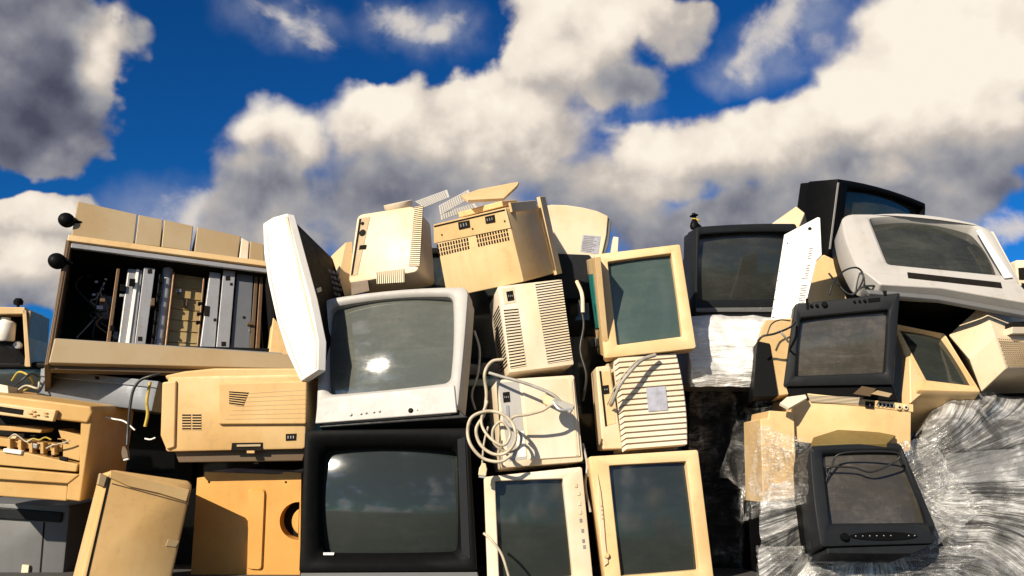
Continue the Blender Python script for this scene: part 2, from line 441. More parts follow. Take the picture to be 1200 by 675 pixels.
DARK = [(1110, 240, 110, 40), (35, 105, 100, 60), (30, 20, 90, 40), (450, 232, 200, 40), (330, 232, 70, 36), (660, 225, 130, 46), (960, 235, 180, 34), (760, 85, 90, 22, .3), (840, 245, 120, 36), (690, 110, 80, 18)]
DEEP = [(40, 118, 90, 36), (1125, 178, 140, 24), (1010, 200, 60, 20)]
build_world()
def asphalt():
    m, nt, b, co = new_mat('dirty_asphalt')
    n = nt.noise(co, 1.2, 6, .65); f = nt.noise(co, 55, 4, .7)
    c = nt.ramp(nt.math('ADD', nt.math('MULTIPLY', n, .6), nt.math('MULTIPLY', f, .4)), [(.3, (.030, .029, .028)), (.55, (.055, .052, .048)), (.75, (.10, .09, .075))])
    nt.set(b, 'Base Color', c); nt.set(b, 'Roughness', .9)
    nt.set(b, 'Normal', nt.node('ShaderNodeBump', {'Height': f, 'Strength': .5, 'Distance': .01}).outputs[0])
    return m
g = MB(); g.grid(lambda u, v: ((u - .5) * 1600, (v - .5) * 1600, 0), 8, 8)
o = g.build('ground', asphalt(), recalc=False); tag(o, 'dark dirty asphalt yard under the pile', 'ground', kind='structure')
# ------------------------------------------------------------------ builders shared by the pile
def vent(fr, root, quad, n, mat, along='h', name='vent_grille', yl=0.0, fill=.55, proud=.003, local=False):
    a, b, c, d = quad if local else fr.q(*quad, yl=yl)
    off = Vector((0, -.0006, 0)); m = MB()
    m.prism([p + off for p in (a, b, c, d)], (0, .002, 0), 0)
    for i in range(n + 1):
        t0, t1 = max(0, (i - fill / 2) / n), min(1, (i + fill / 2) / n)
        if along == 'h': Q = (a.lerp(d, t0), b.lerp(c, t0), b.lerp(c, t1), a.lerp(d, t1))
        else: Q = (a.lerp(b, t0), a.lerp(b, t1), d.lerp(c, t1), d.lerp(c, t0))
        m.prism([p + Vector((0, -proud, 0)) for p in Q], (0, proud - .001, 0), 1)
    return m.build(name, [HOLE, mat], root)
def plate(fr, root, pts, mat, name, t=.003, proud=0.0, yl=0.0, bev=.0008):
    """a thin slab following pixel corners on the plane y = yl, standing proud towards the viewer"""
    P = fr.q(*pts, yl=yl)
    return MB().prism([p + Vector((0, -proud, 0)) for p in P], (0, t, 0)).build(name, mat, root, bev)
def knob(fr, root, x, y, r, mat, name='button', proud=.006, yl=0.0):
    p = fr.px(x, y, yl); rr = r
    return MB().lathe([(0, -proud), (rr * .75, -proud), (rr, -proud * .7), (rr, .002), (0, .002)], p, (0, 1, 0), 16).build(name, mat, root)
def socket(fr, root, quad, name='power_socket', yl=0.0, pins=3, mat=None):
    a, b, c, d = fr.q(*quad, yl=yl); m = MB()
    m.prism([p + Vector((0, -.002, 0)) for p in (a, b, c, d)], (0, .004, 0), 0)
    ce = (a + b + c + d) / 4; s = (b - a).length
    for k in range(pins):
        x = (k - (pins - 1) / 2) * s * .25
        m.box(ce.x + x - s * .04, ce.x + x + s * .04, -.005 + yl, yl, ce.z - s * .12, ce.z + s * .12, 1)
    return m.build(name, [HOLE, mat or STEEL], root)

def crt(name, label, cat, group, c4, Y, scr, case, tube, depth=.38, bd=.06, rear=(.62, .6), r=.014, ri=.01, rec=.016, bulge=.018,
        bow=(0, 0, 0, 0), ibow=(0, 0, 0, 0), yaw=0, tilt=0, sy=.25, st=.2, chamfer=None, inner=None, back=None, mid=.45, cabmat=None, dz=0.0, fr=None, ib=.006):
    f = fr or Fr(c4, Y, back, yaw, tilt, sy, st, depth)
    root = thing(name, label, cat, f.M, group)
    ch = ib if chamfer is None else chamfer
    corners = f.q(*c4)
    out = rquad(corners, r, 0.0, bow=bow)
    opn = rquad(f.q(*scr, yl=rec), ri, 0.0, bow=ibow)
    m = MB()
    rings = [sety(inset(out, .002), bd + .004), sety(out, bd), sety(out, ib), inset(sety(out, ib * .3), ib * .35), inset(out, ib),
             inset(opn, -ch), inset(sety(opn, ch * .4), -ch * .3), inset(sety(opn, rec), .001), inset(sety(opn, rec + bulge + .014), .003)]
    m.loft(rings, ms=[0, 0, 0, 0, 0, 1, 1, 1])
    m.build('bezel', [case, inner or case], root, smooth=30)
    # picture tube face
    P = inset(opn, .001); xs = [p.x for p in P]; zs = [p.z for p in P]
    q = f.q(*scr, yl=rec); cq = sum(q, Vector()) / 4
    q = [cq + (p - cq) * 1.015 for p in q]
    def gl(u, v):
        p = q[0].lerp(q[1], u).lerp(q[3].lerp(q[2], u), v); s_, t_ = 2 * u - 1, 2 * v - 1
        return (p.x + ibow[1] * .9 * (1 - t_ * t_) * s_, rec + .001 + bulge * (s_ * s_ + t_ * t_) / 2, p.z - (ibow[0] if t_ < 0 else ibow[2]) * t_ * (1 - s_ * s_))
    MB().grid(gl, 22, 22).build('screen', tube, root, recalc=False, smooth=80)
    # cabinet behind
    o2 = inset(out, .004)
    cb = MB().loft([sety(o2, bd), sety(o2, bd + .05), scaled(o2, (1 + rear[0]) / 2, (1 + rear[1]) / 2, dz=dz * .5, y=bd + (depth - bd) * mid),
                    scaled(o2, rear[0], rear[1], dz=dz, y=depth - .012), scaled(o2, rear[0] - .03, rear[1] - .03, dz=dz, y=depth)], False, True)
    cb.build('cabinet', cabmat or case, root, smooth=40)
    return f, root

def box_thing(name, label, cat, group, f, mat, part='housing', r=.012, bev=.004, taper=1.0, c4=None):
    root = thing(name, label, cat, f.M, group)
    base = rquad(f.q(*c4) if c4 else [Vector((-f.w / 2, 0, f.h / 2)), Vector((f.w / 2, 0, f.h / 2)), Vector((f.w / 2, 0, -f.h / 2)), Vector((-f.w / 2, 0, -f.h / 2))], r, 0.0)
    MB().loft([inset(base, bev), inset(sety(base, bev * .3), bev * .3), sety(base, bev), scaled(base, taper, taper, y=f.d - bev), scaled(base, taper * .99, taper * .99, y=f.d)], True, True).build(part, mat, root, smooth=32)
    return root
def solid3(pts, th, mat, name, parent=None, bev=.002):
    """flat slab through world points, thickness away from the viewer"""
    P = [Vector(p) for p in pts]
    n = Vector()
    for i in range(len(P)): n += (P[i] - P[0]).cross(P[(i + 1) % len(P)] - P[0])
    n.normalize()
    if n.dot(P[0] - CAM) < 0: n = -n
    return MB().prism(P, n * th).build(name, mat, parent, bev)
def cable(name, label, pts, r, mat, group=None, parent=None, cat='cable'):
    """pts: (px, py, depth)"""
    P = [at(*p) for p in pts]
    o0 = P[0]
    o = MB().tube([p - o0 for p in P], r * .95, 8).build(name, mat, None, smooth=60)
    o.location = o0
    if label: tag(o, label, cat, group)
    return o
def local_parent(o, root):
    """hang a mesh built in world space under its thing"""
    o.data.transform(root.matrix_world.inverted()); o.parent = root
    return o

# ================================================================== CENTRE STACK
MON = 'discarded tube monitors and televisions in the pile'
# silver grey TV
f, t = crt('television', 'light grey TV with the sun glinting in its screen, on the big black TV', 'television', MON,
           [(378, 351), (549, 336), (536, 484), (370, 497)], 2.95, [(387, 360), (531, 348), (528, 449), (384, 463)], SILV, SCRG,
           depth=.44, bd=.075, rear=(.55, .55), r=.03, ri=.022, rec=.012, bulge=.032, bow=(.014, .003, 0, .003), ibow=(.016, .008, .004, .004), chamfer=.012,
           back=None, yaw=R(-8), tilt=R(-14.5), sy=.03, st=.02, mid=.5)
P = [(373, 467), (533, 452), (536, 484), (370, 497)]
plate(f, t, P, SILV, 'control_panel', .012, .007, bev=.004)
for x, y, r in [(412, 487, .0075), (424, 486, .005), (430, 485, .005), (439, 484, .005), (445.5, 483, .0055)]: knob(f, t, x, y, r * .75, SILV, 'button', .013)
knob(f, t, 482, 482, .0085, BLACK, 'power_button', .014); knob(f, t, 490, 481.5, .002, BLACK, 'indicator_light', .0095)
plate(f, t, [(374, 490), (536, 478), (548, 488), (372, 500)], DGREY, 'base_foot', .22, -.012, bev=.004)

# big black TV
f, t = crt('television', 'biggest black TV with a deep square bezel, under the light grey TV', 'television', MON,
           [(357, 504), (549, 501), (559, 670), (350, 671)], 2.88, [(378, 526), (535, 527), (536, 647), (377, 648)], BLACK, SCRD,
           depth=.46, bd=.09, rear=(.6, .6), r=.01, ri=.02, rec=.032, bulge=.042, ibow=(.006, .005, .003, .005), chamfer=.034, inner=BLACK, yaw=0, tilt=R(-4), sy=.02, st=.02)
plate(f, t, [(378, 647.5), (391, 647.5), (390, 650.5), (378, 650.5)], WHITE, 'painted_highlight', .001, -.012)  # white chip painting a highlight on the lower edge of the bezel
plate(f, t, [(352, 671.5), (559, 670.5), (560, 676), (352, 677)], MGREY, 'base_foot', .2, -.004)
plate(f, t, [(536, 515), (545, 512), (551, 655), (541, 650)], DGREY, 'bezel_edge_strip', .004, .002)

# small vented box
f = Fr([(586, 338), (657, 324), (672, 427), (596, 437)], 3.0, {'LT': (573, 357)}, yaw=R(12), d=.2, st=.15)
t = box_thing('computer_case', 'small cream case with two blocks of vent slots, standing on the flat cream box', 'computer case', None, f, OFFW, r=.004, bev=.003)
vent(f, t, [(627, 332.5), (658, 328), (671, 421), (642, 426)], 30, OFFW)
vent(f, t, [(590, 362.5), (607, 361), (616.5, 428.5), (598, 432)], 20, OFFW)
plate(f, t, [(588, 338.5), (602, 336), (605, 354), (591, 357)], CREAM, 'socket_recess', .003, .0015)
socket(f, t, [(593, 342), (601, 340.5), (603, 352), (595, 353.5)])
# slots on its left wall
m = MB(); sx = -f.w / 2
for i in range(18):
    v = .5 - (.2 + .72 * i / 18); m.box(sx - .0012, sx + .002, f.d * .12, f.d * .8, v * f.h, (v - .017) * f.h)
m.build('side_slots', HOLE, t)

# flat cream box
f = Fr([(579, 444.5), (674, 440), (683, 542), (593, 547)], 2.93, yaw=R(8), d=.24, st=.06, sy=.04)
t = box_thing('computer_case', 'flat cream box with a raised smooth lid, coiled cream cable hanging over it', 'computer case', None, f, OFFW, r=.008)
plate(f, t, [(611, 445), (672, 443), (680, 535), (620, 539)], OFFW, 'raised_lid', .008, .006, bev=.003)
plate(f, t, [(667, 446), (670, 446), (677, 534), (674, 534)], CREAM, 'lid_rib', .004, .008)
plate(f, t, [(583, 448), (608, 447), (617, 538), (596, 541)], LGREY, 'side_recess', .004, .001)
socket(f, t, [(589, 460), (597, 459), (598, 471), (590, 472)])
plate(f, t, [(604, 506), (614, 505), (617, 535), (607, 536)], WHITE, 'white_label', .001, .0022)
plate(f, t, [(592, 475), (596, 475), (597, 490), (593, 490)], STEEL, 'video_port', .004, .004)

# cables with a plug lying over the flat box
cable('monitor_cable', 'long cream cable looping twice beside the flat cream box and running across it', [
    (590, 421, 2.86), (576, 424, 2.86), (568, 438, 2.85), (570, 462, 2.86), (567, 485, 2.85), (558, 503, 2.84), (563, 521, 2.83), (578, 532, 2.82), (594, 530, 2.81), (604, 515, 2.80), (601, 497, 2.81), (588, 485, 2.82),
    (570, 482, 2.83), (553, 489, 2.83), (548, 505, 2.83), (552, 522, 2.82), (566, 537, 2.82), (586, 541, 2.81), (600, 533, 2.81)], .0058, CABLE)
cable('monitor_cable', 'cream cable knotted inside the coil, bending back towards the grey video plug', [
    (571, 470, 2.85), (564, 494, 2.83), (573, 512, 2.81), (590, 522, 2.80), (598, 508, 2.80), (588, 494, 2.80), (578, 503, 2.80), (579, 519, 2.81), (592, 529, 2.82), (606, 526, 2.83), (611, 512, 2.84), (605, 504, 2.85)], .0050, CABLE)
cable('monitor_cable', 'grey-cream cable draped from the vented case across the flat box to the grey video plug', [
    (573, 437, 2.86), (590, 442, 2.85), (612, 448, 2.84), (634, 456, 2.83), (650, 464, 2.82), (662, 477, 2.82)], .0058, CABLEG)
cable('monitor_cable', 'cream cable arching low over the flat box lid back to the grey video plug', [
    (597, 494, 2.84), (603, 488, 2.82), (618, 486, 2.82), (636, 481, 2.82), (648, 474, 2.82), (658, 480, 2.82)], .005, CABLE)
cable('monitor_cable', 'thin cream cable hanging straight down beside the coil', [(572, 500, 2.84), (567, 520, 2.83), (565, 545, 2.83)], .0035, CABLE)
cable('monitor_cable', 'short cream cable curling over the lower left corner of the shaded portrait monitor', [(567, 625, 2.8), (577, 634, 2.78), (588, 650, 2.77), (596, 675, 2.77), (600, 690, 2.78)], .0045, CABLE)
def plug(label, x, y, Y, ang, L, W, mat, pins=True):
    c = at(x, y, Y); Mx = Matrix.Translation(c) @ Matrix.Rotation(ang, 4, 'Y')
    root = thing('video_plug', label, 'plug', Mx)
    m = MB(); W2 = W / 2
    prof = [Vector((-W2 * .45, 0, L * .5)), Vector((W2 * .45, 0, L * .5)), Vector((W2, 0, L * .1)), Vector((W2, 0, -L * .4)), Vector((-W2, 0, -L * .4)), Vector((-W2, 0, L * .1))]
    m.prism([p + Vector((0, -.008, 0)) for p in prof], (0, .016, 0)).build('plug_body', mat, root, .003)
    MB().box(-W2 * .8, W2 * .8, -.005, .005, -L * .55, -L * .4).build('connector_shell', STEEL, root, .001)
    return root
plug('cream video plug dangling at the left under the cable coil', 566, 551, 2.83, R(8), .045, .026, CREAM)
for k, (lb, pts, mt) in enumerate([
    ('dull grey cable sagging in the dark gap right of the light grey TV', [(556, 388, 3.12), (562, 410, 3.1), (560, 438, 3.08), (553, 462, 3.1), (557, 480, 3.12)], CABLEG),
    ('black cable hanging in the gap left of the upright portrait monitor', [(679, 352, 3.08), (684, 380, 3.05), (680, 410, 3.04), (687, 440, 3.03), (683, 470, 3.05)], CABLEK),
    ('dirty cream cable end drooping between the two lower portrait monitors', [(683, 520, 2.98), (688, 545, 2.95), (686, 570, 2.94), (692, 600, 2.93)], CABLEG)]):
    cable('loose_cable', lb, pts, .0045, mt)
# cable puck and plug on the lid
f2 = Fr([(633, 460), (667, 458), (670, 486), (636, 488)], 2.83, tilt=R(-20), d=.02)
t2 = thing('video_plug', 'grey video plug with a round cream disc, lying on the flat box lid', 'plug', f2.M)
MB().lathe([(0, -.004), (.024, -.004), (.026, 0), (.026, .008), (0, .008)], f2.px(645, 468), (0, 1, 0), 24).build('strain_relief', CREAM, t2)
a, b = f2.px(648, 470), f2.px(671, 482)
ax = (b - a).normalized(); up = Vector((-ax.z, 0, ax.x))
MB().prism([a + up * .010 + Vector((0, -.016, 0)), b + up * .016 + Vector((0, -.016, 0)), b - up * .016 + Vector((0, -.016, 0)), a - up * .010 + Vector((0, -.016, 0))], (0, .016, 0)).build('plug_body', CABLEG, t2, .004)
MB().tube([a + Vector((0, -.012, -.01)), f2.px(656, 482) + Vector((0, -.014, 0)), b + Vector((0, -.012, 0))], .005).build('thumb_screw', STEEL, t2)

# upright portrait monitor
f, t = crt('computer_monitor', 'yellowed portrait monitor with a teal circuit board showing in its left wall', 'monitor', MON,
           [(697, 298), (797, 286), (816, 408), (708, 420)], 2.95, [(712, 308), (786, 298), (799, 395), (723, 405)], BEIGE, SCRT,
           depth=.36, bd=.06, rear=(.7, .7), r=.008, ri=.004, rec=.014, bulge=.012, yaw=R(3), sy=.1, st=.15, chamfer=.003, ib=.0035)
sx = -f.w / 2
m = MB()
def sidequad(f, sx, pts, xo):
    P = [f.side(a, b, sx) for a, b in pts]; return [Vector((sx + xo, p.y, p.z)) for p in P]
m.prism(sidequad(f, sx, [(685, 306), (698, 301), (709, 418), (697, 412)], -.003), (.02, 0, 0)).build('side_wall', BEIGE, t, .002)
m = MB().prism(sidequad(f, sx, [(687, 322), (696, 321), (703, 385), (693, 387)], -.0045), (.003, 0, 0)); m.build('board_recess', HOLE, t)
m = MB().prism(sidequad(f, sx, [(691, 322), (696.5, 321.5), (703, 384), (700, 385)], -.0065), (.003, 0, 0)); m.build('circuit_board', PCB, t)
m = MB().prism(sidequad(f, sx, [(697, 396), (701, 395), (703, 405), (699, 406)], -.009), (.004, 0, 0)); m.build('connector', STEEL, t)
knob(f, t, 710, 400, .002, HOLE, 'indicator_light', .001)

# finned monitor back
f = Fr([(719, 420), (793, 414), (806, 522), (729, 528)], 2.98, yaw=R(6), d=.26, st=.12)
t = thing('computer_monitor', 'cream monitor showing its ribbed back with a grey label, between two portrait monitors', 'monitor', f.M, MON)
m = MB(); A = f.q((719, 420), (793, 414), (806, 522), (729, 528))
ring = rquad(A, .012, 0.0, bow=(0, .012, 0, 0))
m.loft([inset(ring, .006), sety(ring, .008), sety(ring, .12), scaled(ring, 1.05, 1.05, y=.2)], True, True).build('cabinet', OFFW, t)
m = MB(); n = 17
for i in range(n):
    t0, t1 = (i + .07) / n, (i + .80) / n
    a, b, c, d = A[0].lerp(A[3], t0), A[1].lerp(A[2], t0), A[1].lerp(A[2], t1), A[0].lerp(A[3], t1)
    bx = .012 * (1 - (2 * (t0 + t1) / 2 - 1) ** 2)
    ins = .016
    b = b + Vector((bx - .006, 0, 0)); c = c + Vector((bx - .006, 0, 0))
    a2, d2 = a + (b - a).normalized() * ins, d + (c - d).normalized() * ins
    y = -.013
    m.prism([a2 + Vector((0, y, 0)), b + Vector((0, y, 0)), c + Vector((0, y, 0)), d2 + Vector((0, y, 0))], (0, .013, 0))
    s_ = Vector((0, 0, -.010))
    m.prism([a + s_ + Vector((0, -.004, 0)), a2 + Vector((0, y, 0)), d2 + Vector((0, y, 0)), d + s_ + Vector((0, -.004, 0))], (0, .008, 0))
m.build('cooling_ribs', OFFW, t, .0015)
plate(f, t, [(756, 455), (779, 453), (782, 481), (759, 483)], PAPER, 'label', .003, .016)
L = [(698, 430), (715, 428), (730, 526), (706, 527)]
plate(f, t, L, CREAM, 'connector_panel', .16, .002, bev=.006)
plate(f, t, [(703, 436), (715, 435), (722, 496), (710, 499)], BEIGE, 'panel_recess', .002, .0035)
plate(f, t, [(702, 435), (704.5, 435), (711.5, 499), (709, 500)], HOLE, 'recess_shadow_gap', .001, .0042)
socket(f, t, [(706, 452), (713, 451), (714, 461), (707.5, 462)], yl=-.004)
sf = [(768, 416, 2.93), (752, 422, 2.91), (738, 436, 2.90), (726, 452, 2.905), (718, 470, 2.93), (716, 475, 2.95)]
cable('power_cable', 'brown-grey cable strap slung over the ribbed monitor back', sf, .007, CABLEG)
cable('power_cable', 'thin pale cable lying against the grey strap on the ribbed monitor back', [(a - 4, b - 1, c - .005) for a, b, c in sf[1:]], .0025, CABLE)

# lower portrait monitors
f, t = crt('computer_monitor', 'off-white portrait monitor half in shadow below the flat cream box, dark screen', 'monitor', MON,
           [(567, 559), (682, 547), (696, 688), (572, 700)], 2.9, [(580, 564), (659, 561), (671, 676), (585, 682)], OFFW, SCRD,
           depth=.38, bd=.06, rear=(.7, .7), r=.008, ri=.004, rec=.016, bulge=.012, yaw=R(2), sy=.1, st=.1, chamfer=.003, ib=.0035)
for i, (x, y) in enumerate([(675, 569), (678, 578), (679, 590), (680, 600), (681, 610), (683, 622), (684, 634), (685, 641)]):
    plate(f, t, [(x - 2, y - 2.2), (x + 1.2, y - 2.4), (x + 1.6, y + 2.2), (x - 1.6, y + 2.4)], INK if i > 3 else CREAM, 'bezel_marking' if i > 3 else 'button', .001, .0012 if i > 3 else .003, bev=.0004)
f, t = crt('computer_monitor', 'yellowed portrait monitor with a pointed control flap, under the ribbed monitor', 'monitor', MON,
           [(690, 535), (818, 527), (838, 688), (712, 698)], 2.9, [(713, 546), (803, 541), (818, 668), (727, 675)], BEIGE, SCRD,
           depth=.38, bd=.055, rear=(.7, .7), r=.008, ri=.004, rec=.014, bulge=.012, yaw=R(3), sy=.1, st=.1, chamfer=.003, ib=.0035)
P = f.q((700, 555), (704, 575), (707, 600), (710, 640), (713, 660), (708, 664), (704, 640), (701, 600))
MB().prism([p + Vector((0, -.006, 0)) for p in P], (0, .008, 0)).build('control_flap', CREAM, t, .003)
for i in range(4): knob(f, t, 704.4 + i * .5, 593 + i * 5, .0022, INK, 'flap_marking', .008)
knob(f, t, 710.5, 651, .009, BEIGE, 'power_button', .012)

# ---- upper row, backs of monitors
f = Fr([(418, 251), (486, 240), (491, 318), (407, 333)], 3.15, {'RT': (509, 259), 'RB': (503, 334)}, yaw=R(-22), tilt=R(-8), d=.3, sy=.04, st=.05)
t = box_thing('computer_monitor', 'cream monitor back with ribbed edge vents and a connector strip, on the light grey TV', 'monitor', MON, f, CREAM, part='cabinet', r=.022, bev=.012, c4=[(418, 251), (486, 240), (491, 318), (407, 333)])
vent(f, t, [(486, 243), (496, 241), (492, 312), (479, 312)], 30, CREAM, yl=-.001)
vent(f, t, [(441, 319), (474, 315), (474, 331), (442, 333)], 14, CREAM, along='v', yl=-.001)
P = [(421, 256), (434, 254), (419, 322), (411, 324)]
plate(f, t, P, TAN, 'connector_recess', .002, .002)
plate(f, t, [(421.5, 257), (424, 256.5), (414, 322), (411.5, 323)], HOLE, 'recess_shadow_gap', .001, .003)
knob(f, t, 425, 273, .014, HOLE, 'power_socket', .004, -.002)
knob(f, t, 425, 262, .007, HOLE, 'power_switch', .004, -.002); plate(f, t, [(422, 288), (430, 287), (429, 292), (421, 293)], HOLE, 'video_port', .002, .004)
plate(f, t, [(411, 331), (431, 328), (433, 341), (412, 346)], BROWN, 'shaded_underside', .01, .001)  # underside of the cabinet, its shade put in as brown
c = f.px(467, 241, .06)
MB().lathe([(0, -.012), (.052, -.012), (.058, -.004), (.058, .012), (0, .012)], c, (0, -.55, .83), 32).build('round_base', OFFW, t)

b1 = [at(405, 284, 3.25), at(413, 283, 3.28), at(414, 345, 3.25), at(391, 349, 3.22)]
o = solid3(b1, .16, BEIGE, 'plastic_cover'); tag(o, 'beige plastic cover standing edge-on at the left of the cream monitor back', 'cover')

f = Fr([(508, 263), (593, 243), (614, 330), (524, 349)], 3.05, {'RT': (636, 226), 'RB': (657, 325)}, yaw=R(-24), d=.32, sy=.04, st=.05)
t = box_thing('computer_monitor', 'yellowed boxy monitor back with two black sockets and dotted vent bands, at the top middle', 'monitor', MON, f, BEIGE, part='cabinet', r=.006, bev=.004, c4=[(508, 263), (593, 243), (614, 330), (524, 349)])
plate(f, t, [(508.5, 263), (593, 243.5), (599, 267), (509, 285)], BEIGE, 'connector_panel', .004, .003)
plate(f, t, [(509, 264.5), (592, 245), (592.4, 247), (509.5, 266.5)], HOLE, 'panel_shadow_gap', .001, .0038)
socket(f, t, [(537, 260.5), (550, 258), (551, 266), (538, 269)], yl=-.004); socket(f, t, [(568.5, 254), (579.5, 251.5), (580.5, 260), (569.5, 262)], yl=-.004)
for x, y in [(518, 275), (554, 268), (591.5, 259)]: knob(f, t, x, y, .003, HOLE, 'screw', .004, -.003)
def dotvent(f, t, quad, nu, nv, mat):
    a, b, c, d = f.q(*quad); m = MB()
    for i in range(nu):
        for j in range(nv):
            u0, u1, v0, v1 = (i + .22) / nu, (i + .78) / nu, (j + .12) / nv, (j + .88) / nv
            pt = lambda u, v: a.lerp(b, u).lerp(d.lerp(c, u), v) + Vector((0, -.0012, 0))
            m.prism([pt(u0, v0), pt(u1, v0), pt(u1, v1), pt(u0, v1)], (0, .002, 0))
    return m.build('vent_slots', mat, t)
dotvent(f, t, [(511, 286), (549, 278), (551, 292), (514, 301)], 12, 3, HOLE); dotvent(f, t, [(557, 275), (595, 266), (598, 282), (560, 290)], 12, 3, HOLE)
# raised flange at the far edge of the shaded wall
sx = f.w / 2
MB().box(sx - .004, sx + .012, f.d - .05, f.d, -f.h / 2, f.h / 2 + .012).build('rear_flange', BEIGE, t, .002)
MB().box(sx - .004, sx + .006, 0.02, f.d * .75, f.h * .38, f.h * .5).build('side_ledge', BEIGE, t, .002)
MB().box(-f.w * .3, f.w * .3, f.d * .3, f.d * .7, f.h / 2 - .002, f.h / 2 + .02).build('top_plinth', BEIGE, t, .004)
# plate lying on it
pl = [at(540, 229, 3.1), at(560, 222, 3.25), at(596, 215, 3.3), at(608, 213, 3.35), at(606, 217, 3.2), at(590, 232, 3.1), at(548, 234, 3.02)]
o = solid3(pl, .012, BEIGE, 'plastic_tray'); tag(o, 'thin beige tray lying on top of the yellowed boxy monitor', 'tray')
pp = [[(514, 241), (549, 222), (553, 231), (516, 252)], [(486, 236), (524, 222), (527, 231), (497, 243)], [(516, 250), (556, 238), (560, 243), (517, 258)]]
for k, (Q, lb) in enumerate(zip(pp, ['grey perforated metal sheet standing behind the boxy monitor, the tallest of three', 'grey perforated metal sheet poking up left of the tallest sheet', 'grey perforated metal sheet lying lowest beside the boxy monitor'])):
    Yk = 3.28 + .05 * k; W = [at(*q_, Yk) for q_ in Q]; c0 = sum(W, Vector()) / 4
    r0 = thing('metal_sheet', lb, 'metal sheet', Matrix.Translation(c0), 'perforated sheets on top of the pile')
    local_parent(solid3(W, .004, LGREY, 'sheet', bev=.001), r0)
    m = MB(); n_ = (W[1] - W[0]).cross(W[3] - W[0]).normalized(); n_ = n_ if n_.dot(W[0] - CAM) < 0 else -n_
    for i in range(14):
        for j in range(5):
            u0, u1, v0, v1 = (i + .7) / 15.5, (i + 1.15) / 15.5, (j + .5) / 5.6, (j + 1.05) / 5.6
            pt = lambda u, v: W[0].lerp(W[1], u).lerp(W[3].lerp(W[2], u), v) + n_ * .0008
            m.prism([pt(u0, v0), pt(u1, v0), pt(u1, v1), pt(u0, v1)], -n_ * .001)
    local_parent(m.build('perforations', INK, None), r0)

# arched monitor back
f = Fr([(634, 242), (716, 252), (708, 345), (630, 345)], 3.6, yaw=R(-10), d=.3, st=.1)
t = thing('computer_monitor', 'cream monitor back with an arched top and a printed label, behind the boxy monitor', 'monitor', f.M, MON)
poly = f.q((630, 243), (646, 239.5), (664, 240), (684, 243), (700, 247), (713, 253), (711, 275), (705, 302), (700, 345), (630, 345))
MB().prism(poly, (0, .2, 0)).build('cabinet', CREAM, t, .006)
poly = f.q((713, 254), (717, 259), (714, 285), (708, 303), (703, 345), (698, 345), (705, 300))
MB().prism([p + Vector((0, .01, 0)) for p in poly], (0, .24, 0)).build('front_rim', MGREY, t, .004)
plate(f, t, [(683, 275), (704, 277), (701, 298), (680, 295)], PAPER, 'label', .001, .0015)
m = MB(); A = f.q((684, 276), (703, 278), (700, 297), (681, 294))
for i in range(9):
    v = (i + .3) / 9; e = random.uniform(.6, .98)
    pt = lambda u, v: A[0].lerp(A[1], u).lerp(A[3].lerp(A[2], u), v) + Vector((0, -.0022, 0))
    m.prism([pt(.03, v), pt(e, v), pt(e, v + .05), pt(.03, v + .05)], (0, .0005, 0))
m.build('label_print', INK, t)
o = solid3([at(719, 277, 3.55), at(725, 278, 3.55), at(724, 297, 3.55), at(716, 296, 3.55)], .05, OFFW, 'plastic_bracket'); tag(o, 'small white bracket sticking up right of the arched monitor back', 'bracket')
plate(f, t, [(640, 298), (690, 300), (703, 318), (700, 352), (640, 352)], DGREY, 'lower_shade_plate', .03, .03, bev=.006)  # dark grey plate painting the shade on the lower part of the cabinet
o = MB().tube([at(676, 330, 3.1), at(682, 345, 3.05), at(683, 366, 3.05)], .007).build('plastic_strip', OFFW); tag(o, 'pale plastic strip standing in the gap left of the upright portrait monitor', 'strip')
# ================================================================== RIGHT STACK
# dark grey TV
f, t = crt('television', 'dark grey TV with a small black figure on its top left corner', 'television', MON,
           [(816, 266), (934, 262), (940, 374), (814, 373)], 3.25, [(819, 276), (927, 273), (929, 350), (817, 352)], DGREY, SCRM,
           depth=.42, bd=.10, rear=(.6, .6), r=.012, ri=.006, rec=.016, bulge=.022, bow=(.006, 0, 0, 0), ibow=(.006, 0, 0, .003), yaw=R(12), sy=.04, st=.04, chamfer=.006)
plate(f, t, [(815, 361), (938, 360), (939, 366), (815, 366)], MGREY, 'chin_strip', .008, .008, bev=.003)
plate(f, t, [(814, 373), (940, 372), (942, 381), (813, 381)], BLACK, 'base_foot', .3, .004, bev=.003)
knob(f, t, 890, 362, .003, STEEL, 'indicator_light', .010)
# little figure
c = at(814, 266.5, 3.33)
fg = thing('figurine', 'small black figure with a hat and a yellow scarf standing on the dark grey TV', 'figurine', Matrix.Translation(c))
s_ = .0033
MB().loft([[Vector((math.cos(a) * r * s_ * 1.1, math.sin(a) * r * s_ * .8, z * s_)) for a in (2 * math.pi * k / 14 for k in range(14))] for r, z in
           [(4.6, -2), (5.4, 1), (4.6, 5), (3.2, 8.5), (2.2, 10.5), (1.7, 11.3), (2.2, 12.2), (2.5, 13.6), (2.0, 15.2), (.6, 16)]], True, True).build('body', BLACK, fg, smooth=70)
MB().lathe([(2.9 * s_, 0), (3.4 * s_, .6 * s_), (2.9 * s_, 1.6 * s_), (2.2 * s_, 1.6 * s_)], (0, 0, 9.8 * s_), (.1, 0, 1), 14).build('scarf', YEL, fg)
MB().tube([(2 * s_, -2.6 * s_, 10.5 * s_), (4.5 * s_, -3 * s_, 8 * s_), (6.2 * s_, -2 * s_, 8.8 * s_)], .0035).build('scarf_end', YEL, fg)
MB().lathe([(5.4 * s_, 0), (5.4 * s_, .7 * s_), (2.6 * s_, 1.0 * s_), (2.3 * s_, 3.4 * s_), (.3 * s_, 3.7 * s_)], (0, 0, 15.0 * s_), (-.15, 0, 1), 16).build('hat', BLACK, fg)
